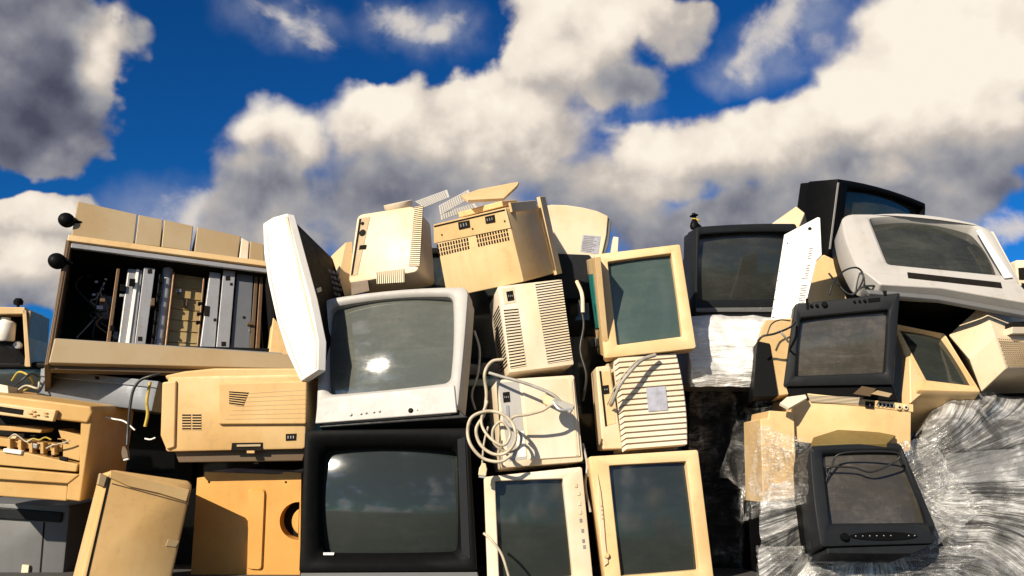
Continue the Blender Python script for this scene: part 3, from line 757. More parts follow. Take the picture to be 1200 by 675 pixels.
MB().tube([(3.5 * s_, 0, 4 * s_), (6.5 * s_, 0, 1.5 * s_), (8.5 * s_, 0, -1.6 * s_)], .006).build('tail', BLACK, fg)

o = solid3([at(902, 263, 3.6), at(933, 241, 3.6), at(943, 249, 3.55), at(936, 266, 3.5)], .18, CREAM, 'plastic_cover', bev=.006); tag(o, 'beige cover poking up behind the dark grey TV', 'cover')

# tall white panel
f = Fr([(919, 275), (961, 253), (944, 372), (903, 376)], 3.05, yaw=R(-14), sy=.03, st=.04)
t = thing('perforated_chassis', 'tall white perforated panel leaning between the dark grey TV and the black TV', 'panel', f.M)
P = f.q((919, 275), (958, 254.5), (961, 255), (963, 299), (957, 305), (946, 350), (940, 373), (928, 379), (903, 376))
MB().prism(P, (0, .012, 0)).build('sheet', WHITE, t, .002)
knob(f, t, 949, 268, .007, HOLE, 'hole', .001); knob(f, t, 923, 285, .003, HOLE, 'hole', .001); knob(f, t, 906, 372, .003, HOLE, 'hole', .001)
m = MB()
for i in range(24):
    y = 291 + i * 2.9
    if i in (5, 6, 13, 14): continue
    x = 952.5 - (y - 291) * .155; wd = 4.5 if i < 12 else 7.5
    Q = f.q((x - wd, y), (x, y - .8), (x, y + .4), (x - wd, y + 1.2))
    m.prism([p + Vector((0, -.001, 0)) for p in Q], (0, .002, 0))
m.build('slot_rows', INK, t)
for i in range(7): knob(f, t, 917.5 - i * 2.0, 296 + i * 11, .002, HOLE, 'rivet_hole', .001)

# beige cabinet behind panel and dark grey monitor
pts = [at(957, 303, 3.3), at(966, 298, 3.3), at(1003, 316, 3.3), at(1010, 360, 3.3), at(940, 372, 3.3)]
o = solid3(pts, .22, BEIGE, 'plastic_cabinet', bev=.005); tag(o, 'beige cabinet wedge filling the space behind the dark grey monitor', 'cabinet')

# black TV at the top right
f, t = crt('television', 'black TV at the top of the pile, turned right, behind the silver TV', 'television', MON,
           [(982, 210), (1085, 239), (1082, 318), (970, 300)], 3.75, [(990, 222), (1078, 245), (1074, 302), (982, 290)], BLACK, SCRM,
           depth=.30, bd=.16, rear=(.7, .7), r=.008, ri=.006, rec=.02, bulge=.02, bow=(.018, 0, 0, 0), ibow=(.02, 0, 0, 0), back={'LT': (948, 213), 'LB': (936, 300)}, yaw=R(30), sy=.2, st=.15, chamfer=.012)
plate(f, t, [(981, 214), (983, 214), (973, 292), (971, 292)], LGREY, 'edge_trim', .002, .003)

# silver TV
SC4 = [(986, 251), (1160, 266), (1199, 336), (1012, 325)]
f, t = crt('television', 'wide silver TV tipped back, arched top, dark slot under its screen', 'television', MON,
           SC4, 3.1, [(1018, 260), (1140, 270), (1173, 326), (1039, 313)], LGREY, SCRM, cabmat=BLACK,  # cabinet coloured black so the shade of its underside is painted in
           depth=.40, bd=.10, rear=(.6, .55), r=.045, ri=.014, rec=.02, bulge=.022, bow=(.03, 0, 0, .02), ibow=(.035, .01, 0, 0), yaw=R(-4), tilt=R(-38), sy=.1, st=.08, chamfer=.014)
P = f.q((1011, 323), (1190, 335), (1215, 362), (1100, 342), (1030, 338))
MB().prism([p + Vector((0, -.02, 0)) for p in P], (0, .05, 0)).build('chin', LGREY, t, .006)
plate(f, t, [(1061, 324), (1170, 336), (1172, 343), (1062, 331)], HOLE, 'speaker_slot', .003, .0215)
plate(f, t, [(1143, 272), (1148, 270), (1186, 327), (1176, 328)], WHITE, 'inner_rim', .006, .010, bev=.003)
plate(f, t, [(1015, 336), (1100, 343), (1215, 364), (1215, 369), (1100, 348), (1020, 341)], MGREY, 'underside_moulding', .02, -.01, bev=.005)
plate(f, t, [(1157, 268), (1166, 268), (1200, 331), (1193, 334)], OFFW, 'side_flange', .06, -.012, bev=.004)

o = Fr([(1189, 306), (1230, 303), (1232, 333), (1192, 331)], 3.5, d=.2)
t = box_thing('plastic_housing', 'white plastic housing with a dark opening, cut by the right edge above the silver TV', 'housing', None, o, OFFW)
plate(o, t, [(1193, 314), (1226, 312), (1228, 329), (1194, 328)], HOLE, 'opening', .002, .002)

# dark cabinet under silver TV
f, t = crt('television', 'black TV deep in shade under the wide silver TV', 'television', MON, [(1052, 347), (1215, 358), (1215, 450), (1060, 450)], 3.4, [(1065, 358), (1200, 366), (1200, 440), (1072, 440)], BLACK, SCRD, depth=.35)
c = at(1172, 361, 3.15)
r0 = thing('foot_ring', 'small pale ring foot hanging below the silver TV', 'ring', Matrix.Translation(c)); m = MB()
m.tube([(math.cos(a) * .02, 0, math.sin(a) * .012) for a in (math.pi * k / 8 for k in range(9))], .004); m.build('ring', OFFW, r0)

# dark grey monitor, upside down
f, t = crt('computer_monitor', 'dark grey monitor upside down, knobs along its upper edge and a dusty brownish screen', 'monitor', MON,
           [(932, 356), (1055, 343), (1047, 451), (918, 453)], 2.92, [(938, 374), (1040, 364), (1036, 437), (932, 441)], DGREY, SCRB,
           depth=.34, bd=.12, rear=(.82, .86), r=.006, ri=.006, rec=.016, bulge=.016, yaw=R(-9), tilt=R(-2), sy=.03, st=.04, chamfer=.008)
for x, y, r, mm in [(950.5, 358.5, .0055, BLACK), (957, 358, .0055, BLACK), (966, 357, .010, BLACK), (1001, 353.5, .004, BLACK), (1007, 353, .004, BLACK), (1013, 352.5, .005, BLACK)]: knob(f, t, x, y, r, mm, 'knob', .010)
plate(f, t, [(1017, 350), (1031, 348.5), (1031.5, 353), (1017.5, 354.5)], BLACK, 'switch_panel', .004, .003)
plate(f, t, [(944, 350), (947, 349.5), (948, 362), (945, 362.5)], BLACK, 'edge_clip', .01, .004); plate(f, t, [(1035, 341), (1039, 340.5), (1039, 346), (1036, 346.5)], BLACK, 'edge_clip', .01, .004)
plate(f, t, [(918, 452), (1047, 450), (1054, 470), (930, 471)], BLACK, 'lower_lip', .12, -.016, bev=.006)
# its cables
cable('power_cable', 'black cable looped in a bow on top of the dark grey monitor', [(972, 345, 2.95), (977, 330, 2.96), (990, 317, 2.98), (1005, 314, 3.0), (1012, 325, 3.0), (1004, 342, 2.98), (998, 346, 2.98)], .0035, CABLEK)
cable('power_cable', 'black cable crossing diagonally behind the bow on the dark grey monitor', [(971, 320, 3.0), (981, 332, 3.0), (996, 345, 2.99), (1012, 336, 2.98), (1030, 336, 2.98), (1036, 344, 2.97)], .0038, CABLEK)
cable('power_cable', 'black cable with a bent end left of the dark grey monitor, over the beige speaker', [(888, 400, 2.88), (894, 394, 2.87), (908, 391, 2.87), (925, 384, 2.9), (932, 378, 2.93)], .004, CABLEK)
cable('power_cable', 'thin dark cable arching from the white panel to the beige speaker', [(899, 392, 2.9), (904, 380, 2.9), (914, 375, 2.91), (926, 376, 2.94)], .0025, CABLEK)
cable('power_cable', 'short spring-like pale cable beside the beige speaker', [(913, 387, 2.88), (919, 394, 2.88), (924, 401, 2.9)], .004, CABLEG)

# beige speaker
f = Fr([(893, 378), (930, 374), (922, 462), (909, 464)], 3.0, {'LT': (884, 400), 'LB': (882, 466)}, yaw=R(25), d=.15)
V = lambda x, y, Y: at(x, y, Y)
root = thing('speaker', 'beige speaker with a dark sloping side, left of the dark grey monitor', 'speaker', Matrix.Translation(V(902, 430, 3.0)))
fr_ = [V(897, 375, 2.98), V(935, 372, 3.0), V(930, 461, 3.0), V(911, 464, 2.98), V(902, 403, 2.97), V(888, 400, 2.98)]
bk = [p + Vector((.03, .18, 0)) for p in fr_]
local_parent(MB().loft([fr_, bk], True, True).build('housing', BEIGE, None, .003), root)
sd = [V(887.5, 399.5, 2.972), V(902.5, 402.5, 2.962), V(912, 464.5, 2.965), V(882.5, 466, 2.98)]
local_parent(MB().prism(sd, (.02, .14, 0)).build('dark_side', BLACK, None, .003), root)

# beige printer under dark grey monitor
f = Fr([(929, 467), (1072, 480), (1064, 528), (926, 520)], 2.93, None, yaw=R(-6), d=.34, st=.05, sy=.04)
t = box_thing('printer', 'beige printer with a slotted top edge and round sockets, under the dark grey monitor', 'printer', None, f, BEIGE, r=.01, bev=.006)
vent(f, t, [(946, 463), (1010, 466), (1011, 474), (950, 471)], 5, CREAM, yl=-.004, fill=.5)
plate(f, t, [(946, 461), (1070, 474), (1070, 483), (1010, 476), (950, 471)], BEIGE, 'rear_edge', .012, .004, bev=.002)
socket(f, t, [(1014, 470), (1024, 471), (1024, 478.5), (1014, 477.5)], yl=-.006, pins=1); socket(f, t, [(1029, 472), (1047, 474), (1047, 477), (1029, 475)], 'connector', yl=-.006, pins=5)
for x in (1053, 1060.5): knob(f, t, x, 477.5, .010, CREAM, 'audio_jack', .012); knob(f, t, x, 477.5, .005, HOLE, 'jack_hole', .0135)
f = Fr([(891, 491), (930, 482), (932, 585), (892, 590)], 2.93, yaw=R(0), d=.25, sy=.03, st=.03)
t = thing('computer_case', 'beige case half under torn clear film, left of the small black TV', 'computer case', f.M)
P = f.q((891, 491), (900, 490), (901, 481), (931, 483), (934, 585), (894, 590))
MB().prism(P, (0, .22, 0)).build('housing', BEIGE, t, .005)
# papers / thin card under the monitor
pc = [at(1000, 461, 2.86), at(1010, 452, 2.9), at(1027, 455, 2.9), at(1020, 464, 2.86)]
o = solid3(pc, .004, BROWN, 'card'); tag(o, 'brown card flap under the lower edge of the dark grey monitor', 'card')
o = solid3([at(1021, 461, 2.855), at(1028, 457, 2.87), at(1046, 461, 2.87), at(1042, 465, 2.85)], .004, TAN, 'card'); tag(o, 'tan card flap lying right of the brown one', 'card')
o = solid3([at(914, 472, 2.86), at(922, 465, 2.9), at(944, 462, 2.92), at(946, 466, 2.9), at(925, 478, 2.86)], .012, OFFW, 'plastic_tray'); tag(o, 'white curved lid edge at the left corner of the beige slotted printer', 'lid')

# beige monitor lying turned, dark screen
f, t = crt('computer_monitor', 'beige monitor with a big dark screen, tilted over right of the dark grey monitor', 'monitor', MON,
           [(1046, 378), (1108, 391), (1150, 459), (1076, 457)], 3.05, [(1050, 384), (1104, 394), (1142, 455), (1084, 448)], BEIGE, SCRD,
           depth=.3, bd=.04, rear=(.7, .7), r=.006, ri=.004, rec=.012, bulge=.012, yaw=R(-15), tilt=R(-20), chamfer=.003)
o = solid3([at(1066, 416, 2.98), at(1085, 449, 2.98), at(1080, 462, 2.96), at(1067, 473, 2.95)], .05, BEIGE, 'plastic_cover', bev=.004); tag(o, 'beige wedge cover between the dark grey monitor and the tilted beige one', 'cover')

# beige monitor cabinet seen from its rear corner
root = thing('computer_monitor', 'angular beige monitor cabinet with a fine mesh panel, cut by the right edge', 'monitor', Matrix.Translation(V(1166, 394, 2.95)), MON)
pv = [V(1112, 393, 3.12), V(1150, 358, 3.06), V(1156, 364, 3.03), V(1166, 394, 2.93), V(1136, 421, 3.0), V(1150, 459, 3.02), V(1179, 432, 2.95), V(1225, 432, 3.05), V(1225, 398, 3.04), V(1225, 366, 3.14), V(1225, 460, 3.35), V(1150, 462, 3.3), V(1112, 400, 3.4), V(1150, 362, 3.5), V(1225, 366, 3.5)]
m = MB(); m.add(pv)
for F_ in [(0, 1, 2, 3, 4), (4, 3, 6, 5), (2, 9, 8, 3), (3, 8, 7, 6), (1, 13, 14, 9, 2), (0, 12, 13, 1), (0, 4, 5, 11, 12), (5, 6, 7, 10, 11), (7, 8, 9, 14, 10), (10, 14, 13, 12, 11)]: m.face(F_)
local_parent(m.build('cabinet', CREAM, None, .003), root)
A, B, C, D = [V(1169, 396, 2.925), V(1225, 400, 3.03), V(1225, 431, 3.04), V(1181, 431, 2.945)]
m = MB(); nn = (B - A).cross(D - A).normalized(); nn = nn if nn.dot(A - CAM) < 0 else -nn
for i in range(22):
    for j in range(13):
        u, v = (i + .5 + .5 * (j % 2)) / 23, (j + .5) / 13.5
        pt = lambda a, b: A.lerp(B, a).lerp(D.lerp(C, a), b) + nn * .0015
        m.prism([pt(u - .011, v - .022), pt(u + .011, v - .022), pt(u + .011, v + .022), pt(u - .011, v + .022)], nn * -.002)
local_parent(m.build('mesh_panel', TAN, None), root)
A, B, C, D = [V(1186, 383, 2.93), V(1215, 383, 2.99), V(1215, 391, 2.99), V(1186, 391, 2.93)]
local_parent(MB().prism([A, B, C, D], (0, .05, 0)).build('connector', OFFW, None, .002), root)
A, B, C, D = [V(1187, 377, 2.94), V(1215, 377, 3.0), V(1215, 383, 2.99), V(1187, 382, 2.93)]
local_parent(MB().prism([A, B, C, D], (0, .05, 0)).build('connector_slot', HOLE, None), root)

# small black TV
f, t = crt('television', 'small black TV with a dusty screen and oval control strip, pressed into clear film', 'television', MON,
           [(949, 523), (1056, 519), (1097, 637), (962, 641)], 2.78, [(964, 532), (1053, 530), (1088, 613), (973, 614)], DGREY, SCRB, cabmat=BLACK,
           depth=.3, bd=.10, rear=(.7, .7), r=.012, ri=.006, rec=.012, bulge=.016, bow=(.004, 0, 0, .006), yaw=R(10), tilt=R(-14), sy=.05, st=.05, chamfer=.012, inner=DGREY)
knob(f, t, 989, 630, .0125, BLACK, 'power_button', .014)
E = [f.px(1035 + 40 * math.cos(a), 628.5 + 5.2 * math.sin(a)) for a in (2 * math.pi * k / 28 for k in range(28))]
MB().prism([p + Vector((0, -.004, 0)) for p in E], (0, .006, 0)).build('control_strip', BLACK, t, .002)
for i in range(6): knob(f, t, 1002 + i * 8.2, 628.5 - i * .1, .0015, LGREY, 'control_dot', .006)
for x in (1064, 1071): knob(f, t, x, 628, .0016, LGREY, 'control_dot', .006)
plate(f, t, [(970, 642), (1094, 638), (1070, 649), (971, 648.5)], DGREY, 'base_foot', .15, -.004, bev=.003)
cable('loose_cable', 'black cable bent like an open V across the screen of the small black TV', [(974, 612, 2.80), (970, 580, 2.795), (968, 565, 2.79), (975, 545, 2.78), (984, 532, 2.77), (1020, 529, 2.77), (1052, 531, 2.77), (1050, 540, 2.775), (1022, 553, 2.775), (1000, 548, 2.775), (976, 547, 2.775), (967, 548, 2.78), (966, 538, 2.775)], .0032, CABLEK)
tp = [at(950, 521, 2.82), at(953, 512, 2.86), at(985, 502, 2.95), at(1004, 501, 2.96), at(1050, 510, 2.9), at(1040, 519, 2.82)]
o = solid3(tp, .03, plastic('olive_grubby_plastic', (.16, .12, .04), dirt=.6), 'plastic_tray', bev=.004); tag(o, 'dark olive tray lying on top of the small black TV', 'tray')

# ------------------------------------------------------------------ stretch film
def film_mat(name, a0=.10, a1=.55, rot=.0, sx=3, sy=110, rough=.24, base=.80, metal=.55, bump=1.0, wobble=.07):
    """clear stretch film: mostly see-through, with the glints of its fine taut wrinkles painted as whiter lines"""
    m, nt, b, co = new_mat(name)
    uv = nt.node('ShaderNodeTexCoord').outputs['UV']
    wob = nt.vmath('SCALE', nt.vmath('SUBTRACT', nt.node('ShaderNodeTexNoise', {'Vector': uv, 'Scale': 2.6, 'Detail': 3.0}).outputs[1], (.5, .5, .5)), scale=wobble)
    w = nt.vmath('ADD', uv, wob)
    def lines(sx, sy, r, dist):
        return nt.noise(nt.node('ShaderNodeMapping', {'Vector': w, 'Rotation': (0, 0, r), 'Scale': (sx, sy, 1)}).outputs[0], 1.0, 4, .6, dist)
    n1, n2, n3 = lines(sx, sy, rot, .3), lines(sx * 1.5, sy * .35, rot + .45, .5), lines(sx * 3, sy * .12, rot - .6, .8)
    big = nt.noise(co, 7.0, 4, .6, .8)
    h = nt.math('ADD', nt.math('MULTIPLY', n1, .45), nt.math('ADD', nt.math('MULTIPLY', n2, .35), nt.math('MULTIPLY', n3, .35)))
    rid = nt.math('POWER', nt.math('SUBTRACT', 1.0, nt.math('MULTIPLY', nt.math('ABSOLUTE', nt.math('SUBTRACT', n1, .5)), 7.0), clamp=True), 3.0)
    rid2 = nt.math('POWER', nt.math('SUBTRACT', 1.0, nt.math('MULTIPLY', nt.math('ABSOLUTE', nt.math('SUBTRACT', n2, .5)), 9.0), clamp=True), 2.0)
    n4 = lines(sx * .6, sy * .08, rot, .2)
    band = nt.mapr(n4, .42, .62)
    amt = nt.mapr(big, .40, .62, .10, 1.1)
    al = nt.math('ADD', a0, nt.math('MULTIPLY', nt.math('MULTIPLY', nt.math('ADD', nt.math('MULTIPLY', rid, .6), nt.math('ADD', nt.math('MULTIPLY', rid2, .5), nt.math('MULTIPLY', band, .22))), amt), a1 - a0), clamp=True)  # denser white along the ridges paints the glints, whatever their slope
    nt.set(b, 'Base Color', (base, base * .985, base * .95, 1)); nt.set(b, 'Roughness', rough); nt.set(b, 'Specular IOR Level', .8); nt.set(b, 'Metallic', metal)
    nt.set(b, 'Alpha', al)
    nt.set(b, 'Normal', nt.node('ShaderNodeBump', {'Height': h, 'Strength': bump, 'Distance': .03}).outputs[0])
    return m
def film(fn, nu, nv, mat, name, root, folds=(), amp=.010, seed=0, fan=None, pleats=False):
    """fn(u,v) -> world point of the taut film; folds: (u0, v0, angle, freq, height) sets of pleats fanning along an angle"""
    def P(u, v):
        p = fn(u, v); d = 0.0
        for (a, fq, hh, st_) in folds:
            s1 = u * math.cos(a) + v * math.sin(a); s2 = -u * math.sin(a) + v * math.cos(a)
            w = noise.noise(Vector((s1 * st_ + seed, s2 * fq, seed * 1.7)))
            d += hh * (1 - abs(w) * 2.2)
        if pleats and fan:          # taut straight creases running out from the pinch
            an = math.atan2(p.x - fan.x, p.z - fan.z); rd = math.hypot(p.x - fan.x, p.z - fan.z)
            for fq, hh in ((5, .016), (11, .010), (23, .004)):
                d += hh * (1 - 2.4 * abs(noise.noise(Vector((an * fq, rd * 1.6, fq)))))
        d += amp * noise.noise(Vector((u * 3 + seed, v * 3, 4.1)))
        return p + Vector((d * .2, -d, d * .25))
    m = MB().grid(P, nu, nv); o = m.build(name, mat, None, recalc=False, smooth=180)
    uvl = o.data.uv_layers.new(name='uv')
    k = [((i % (nu + 1)) / nu, (i // (nu + 1)) / nv) for i in range((nu + 1) * (nv + 1))]
    if fan:                       # wrinkles fan out from where the film is pinched
        def fuv(p):
            r_, th = math.hypot(p.x - fan.x, p.z - fan.z), math.atan2(p.x - fan.x, p.z - fan.z) / math.pi
            w = max(0, min(1, (fan.z + .02 - p.z) / .22)) * max(0, min(1, (p.x - fan.x - .15) / .2)); w = w * w * (3 - 2 * w)
            return (math.log(.06 + r_) * .6 + p.x * .2, th * (1 - w) + (.75 + (fan.z - p.z) * .5 - (p.x - fan.x) * .35) * w)
        k = [fuv(Vector(v_)) for v_ in m.v]
    for lp in o.data.loops: uvl.data[lp.index].uv = k[lp.vertex_index]
    return local_parent(o, root)
def interp(tab, x):
    for (a, b), (c, d) in zip(tab, tab[1:]):
        if a <= x <= c: return b + (d - b) * (x - a) / (c - a)
    return tab[0][1] if x < tab[0][0] else tab[-1][1]
TOP = [(885, 560), (900, 540), (930, 528), (945, 560), (1000, 585), (1048, 545), (1072, 500), (1085, 480), (1105, 465), (1140, 460), (1250, 465)]
def main_film(u, v):
    x = 888 + u * 370; yt = interp(TOP, x); y = yt + (705 - yt) * v
    e = min(1, (v * (705 - yt)) / 60)
    Y = 3.16 - .22 * math.sqrt(e * (2 - e)) - .02 * math.sin(v * 3.1)
    if 920 < x < 1110: Y += .05 * math.cos((x - 1015) / 95 * math.pi / 2)
    return at(x, y, Y)
root = thing('wrapped_pallet', 'bulging bale wrapped in shiny clear stretch film, at the bottom right', 'wrapped pallet', Matrix.Translation(at(1080, 690, 3.0)))
FILM = film_mat('clear_stretch_film', a0=.07, a1=.74, rot=0, sx=1.2, sy=85, rough=.18, base=.92, metal=.25, wobble=.028)
film(main_film, 220, 150, FILM, 'stretch_film', root, [], .03, 3, at(1015, 575, 3.0), True)
def load(u, v):
    x = 898 + u * 340; yt = interp(TOP, x) + 6; y = yt + (705 - yt) * v
    return at(x, y, 3.24 - .10 * min(1, v * 6))
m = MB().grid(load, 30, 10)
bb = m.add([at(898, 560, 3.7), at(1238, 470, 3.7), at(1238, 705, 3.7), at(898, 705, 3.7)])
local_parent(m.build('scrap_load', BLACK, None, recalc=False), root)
P = [at(1110, 478, 3.2), at(1225, 474, 3.2), at(1225, 560, 3.1), at(1105, 570, 3.1)]
local_parent(MB().prism(P, (0, .35, .0)).build('wrapped_cabinet', MGREY, None, .01), root)
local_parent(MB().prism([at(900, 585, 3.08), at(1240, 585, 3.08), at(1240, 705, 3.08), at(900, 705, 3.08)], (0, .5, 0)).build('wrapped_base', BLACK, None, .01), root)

# loose torn film flaps
def flap(name_label, pts, mat, seed, nu=40, nv=30, folds=((.4, 9, .010, 1.5),)):
    W = [at(*p) for p in pts]
    r0 = thing('film_flap', name_label, 'film', Matrix.Translation(sum(W, Vector()) / 4))
    film(lambda u, v: W[0].lerp(W[1], u).lerp(W[3].lerp(W[2], u), v) + Vector((0, .05 * math.sin(u * 3.1) * math.sin(v * 3.1), 0)), nu, nv, mat, 'sheet', r0, folds, .03, seed)
THIN = film_mat('thin_loose_film', a0=.02, a1=.30, sx=3, sy=30, rot=.6)
flap('loose thin film hanging in the dark gap left of the beige case', [(862, 490, 3.0), (900, 500, 2.86), (902, 585, 2.84), (842, 560, 3.0)], THIN, 5)
flap('torn clear film covering the front of the half-wrapped beige case', [(888, 500, 2.85), (950, 520, 2.82), (945, 590, 2.80), (868, 612, 2.84)], film_mat('crumpled_film', a0=.05, a1=.55, sx=4, sy=40, rot=.9), 9, 60, 50, ((.9, 10, .014, 2.0), (.2, 7, .010, 2.0)))
flap('crumpled clear film stretched from the right side of the small black TV', [(1050, 520, 2.84), (1085, 512, 2.94), (1150, 600, 2.90), (1090, 645, 2.82)], film_mat('stretched_film', a0=.22, a1=.8, sx=4, sy=50, rot=.9), 12, 60, 50, ((.8, 12, .012, 1.6),))
flap('low strip of clear film across the bottom under the small black TV', [(885, 640, 2.86), (1240, 640, 2.86), (1240, 710, 2.78), (885, 710, 2.78)], film_mat('low_film', a0=.06, a1=.6, sx=6, sy=30, rot=.5), 15, 120, 40, ((.1, 16, .010, 5.0), (1.2, 9, .012, 5.0)))

# wrapped pile behind the gap
root = thing('wrapped_pallet', 'pallet wrapped in pale whitish film, under the dark grey TV behind the gap', 'wrapped pallet', Matrix.Translation(at(860, 560, 3.5)))
def back_film(u, v):
    x = 808 + u * 122; y = 372 + 82 * v
    e = min(1, v * 1.6)
    return at(x, y, 3.20 - .12 * math.sqrt(e * (2 - e)) + .10 * max(0, v - .75))
film(back_film, 70, 50, film_mat('pale_stretch_film', a0=.62, a1=1.0, sx=3, sy=36, rot=.05, metal=.1, base=.86, rough=.35, bump=.6), 'stretch_film', root, [(.15, 9, .008, 2.0), (1.0, 4, .010, 1.6)], .02, 21)
film(lambda u, v: at(806 + u * 126, 446 + v * 270, 3.30 + .1 * math.sin(u * 3)), 50, 60, THIN, 'lower_film', root, [(.3, 6, .02, 1.5)], .04, 31)
local_parent(MB().prism([at(806, 376, 3.24), at(926, 376, 3.24), at(926, 450, 3.24), at(806, 450, 3.24)], (0, .7, 0)).build('wrapped_cartons', LGREY, None, .01), root)
local_parent(MB().prism([at(800, 449, 3.46), at(930, 449, 3.46), at(930, 716, 3.42), at(800, 716, 3.42)], (0, .5, 0)).build('wrapped_base', BLACK, None, .01), root)  # block coloured black to paint the shade on the lower bale
# ================================================================== LEFT STACK
# open copier lying on its back
f = Fr([(81, 279), (312, 313), (330, 428), (58, 424)], 3.15, yaw=R(12), tilt=R(-6), d=.42, sy=.04, st=.04)
t = thing('photocopier', 'gutted beige photocopier with its metal rails and rollers showing, two black feet on its left', 'photocopier', f.M)
D_ = .34
A = f.q((81, 285), (313, 318), (322, 408), (62, 400))
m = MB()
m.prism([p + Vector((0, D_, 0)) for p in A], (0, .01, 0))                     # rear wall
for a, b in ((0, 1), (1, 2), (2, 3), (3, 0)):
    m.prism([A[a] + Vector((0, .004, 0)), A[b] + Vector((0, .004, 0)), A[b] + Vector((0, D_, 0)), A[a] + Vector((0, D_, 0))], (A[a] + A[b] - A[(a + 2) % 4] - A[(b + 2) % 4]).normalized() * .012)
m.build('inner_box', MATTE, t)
for Q, mm in [([(91, 236.5), (161, 252), (156.8, 286.5), (83.5, 277)], TAN), ([(162.3, 252.3), (191, 258), (187.7, 290), (158, 286.7)], TAN), ([(192.3, 258.2), (226.6, 265.5), (223, 295), (189, 290.3)], TAN),
              ([(231, 266.3), (282, 277.5), (278.5, 303.5), (227.5, 296)], TAN), ([(283, 279), (292, 284), (290.5, 305), (280, 303.5)], OFFW), ([(293, 283), (309, 287), (309.5, 308), (291.5, 305.5)], TAN)]:
    plate(f, t, Q, mm, 'top_cover', .30, .006, bev=.004)
plate(f, t, [(80, 277), (313, 308), (313, 314), (79, 284)], BEIGE, 'front_lip', .04, .014, bev=.003)
plate(f, t, [(84, 285), (313, 315.5), (313, 320), (83, 290.5)], STEEL, 'rail', .012, .004, bev=.002)
plate(f, t, [(77.5, 281), (84, 284), (60, 427), (52, 429)], BROWN, 'left_wall', .40, .004, bev=.003)
plate(f, t, [(80, 281), (82, 281.5), (56.5, 428), (54.5, 428)], COPPER, 'wall_edge', .01, .006)
plate(f, t, [(64, 398), (344, 417), (347, 434), (57, 427)], TAN, 'bottom_beam', .05, .014, bev=.004)
plate(f, t, [(65, 397), (330, 414), (330, 417), (65, 400)], STEEL, 'rail', .06, .006, bev=.002)
plate(f, t, [(320, 372), (333, 385), (344, 418), (315, 416)], BEIGE, 'corner_post', .05, .004, bev=.004)
plate(f, t, [(57, 427), (347, 434), (344, 440), (60, 432)], BROWN, 'under_beam_shade', .03, -.01, bev=.004)  # brown strip painting the shadow beneath the copier
def bar(q, yl, mat, name, th=.02, bev=.002): return plate(f, t, q, mat, name, th, 0, yl, bev)
bar([(137, 314), (141, 314), (129, 404), (124, 404)], .06, COPPER, 'guide_rod')
bar([(150, 314), (168, 316), (158, 405), (138, 403)], .07, STEEL, 'silver_duct', .04, .006)
bar([(160, 315), (163.5, 315.5), (151.5, 404), (147, 403.5)], .064, WHITE, 'duct_rib', .006)
bar([(169, 313), (182, 315), (170, 407), (157.5, 405)], .045, STEEL, 'mounting_plate', .012)
for x, y in ((175.5, 318), (164, 397)): plate(f, t, [(x - 2.5, y - 2.5), (x + 2.5, y - 2.5), (x + 2.5, y + 2.5), (x - 2.5, y + 2.5)], HOLE, 'plate_hole', .002, .001, .044)
def rod(x0, y0, x1, y1, r, yl, mat, name): return MB().tube([f.px(x0, y0, yl), f.px(x1, y1, yl)], r, 14, smooth=False).build(name, mat, t)
rod(197, 316, 185, 408, .020, .09, STEEL, 'roller'); rod(188, 322, 178, 408, .006, .06, BLACK, 'roller_shaft'); rod(204, 320, 194, 408, .005, .06, COPPER, 'roller_shaft')
for i in range(5): k = i / 5; rod(186 - 10 * k, 330 + 16 * i, 190 - 10 * k, 330 + 16 * i, .009, .055, BLACK, 'rubber_collar')
m = MB(); Q = f.q((206, 318), (238, 322), (232, 409), (196, 407), yl=.12); m.prism(Q, (0, .01, 0))
for i in range(7): a, b = Q[0].lerp(Q[3], (i + .5) / 7), Q[1].lerp(Q[2], (i + .5) / 7); m.prism([a, b, b + Vector((0, 0, -.002)), a + Vector((0, 0, -.002))], (0, -.005, 0))
m.build('paper_guide', plastic('dull_ochre_plastic', (.34, .26, .13), dirt=.5), t, .001)
rod(239, 326, 231, 410, .004, .06, COPPER, 'roller_shaft')
for y in (356, 368, 378): rod(232 - (y - 356) * .1, y, 237 - (y - 356) * .1, y + .4, .008, .06, BLACK, 'rubber_collar')
bar([(246, 318), (259, 320), (252, 412), (234, 410)], .05, STEEL, 'silver_duct', .03, .004)
plate(f, t, [(240, 358), (246, 359), (245, 371), (239, 370)], HOLE, 'plate_hole', .002, .001, .049)
bar([(262, 316), (276, 318), (268, 415), (253, 413)], .035, STEEL, 'mounting_plate', .012)
for x, y, w_ in ((267, 326, 2.6), (262, 403, 2.6), (271, 333, 1.5), (252, 375, 1.8)): plate(f, t, [(x - w_, y - w_), (x + w_, y - w_), (x + w_, y + w_), (x - w_, y + w_)], HOLE, 'plate_hole', .002, .001, .034)
bar([(278, 318), (297, 320), (292, 417), (270, 416)], .05, STEELD, 'blue_grey_panel', .02)
knob(f, t, 286, 372, .006, HOLE, 'panel_hole', .001, .049)
bar([(299, 319), (303, 320), (297, 416), (292, 416)], .05, BROWN, 'side_strip', .02); bar([(305, 320), (309, 321), (304, 416), (299, 416)], .05, COPPER, 'side_strip', .02)
for x, y, s_ in ((113, 330, .006), (124, 327, .005), (110, 345, .006), (117, 360, .011), (120, 338, .006), (143, 346, .008)):
    MB().box(-s_, s_, 0, s_, -s_ * .7, s_ * .7).build('bracket', STEEL, t, .001).location = f.px(x, y, .12)
m = MB(); m.prism(f.q((118, 345), (134, 347), (130, 375), (114, 372), yl=.2), (0, .05, 0)); m.build('motor_block', STEELD, t, .004)
rg = random.Random(11)
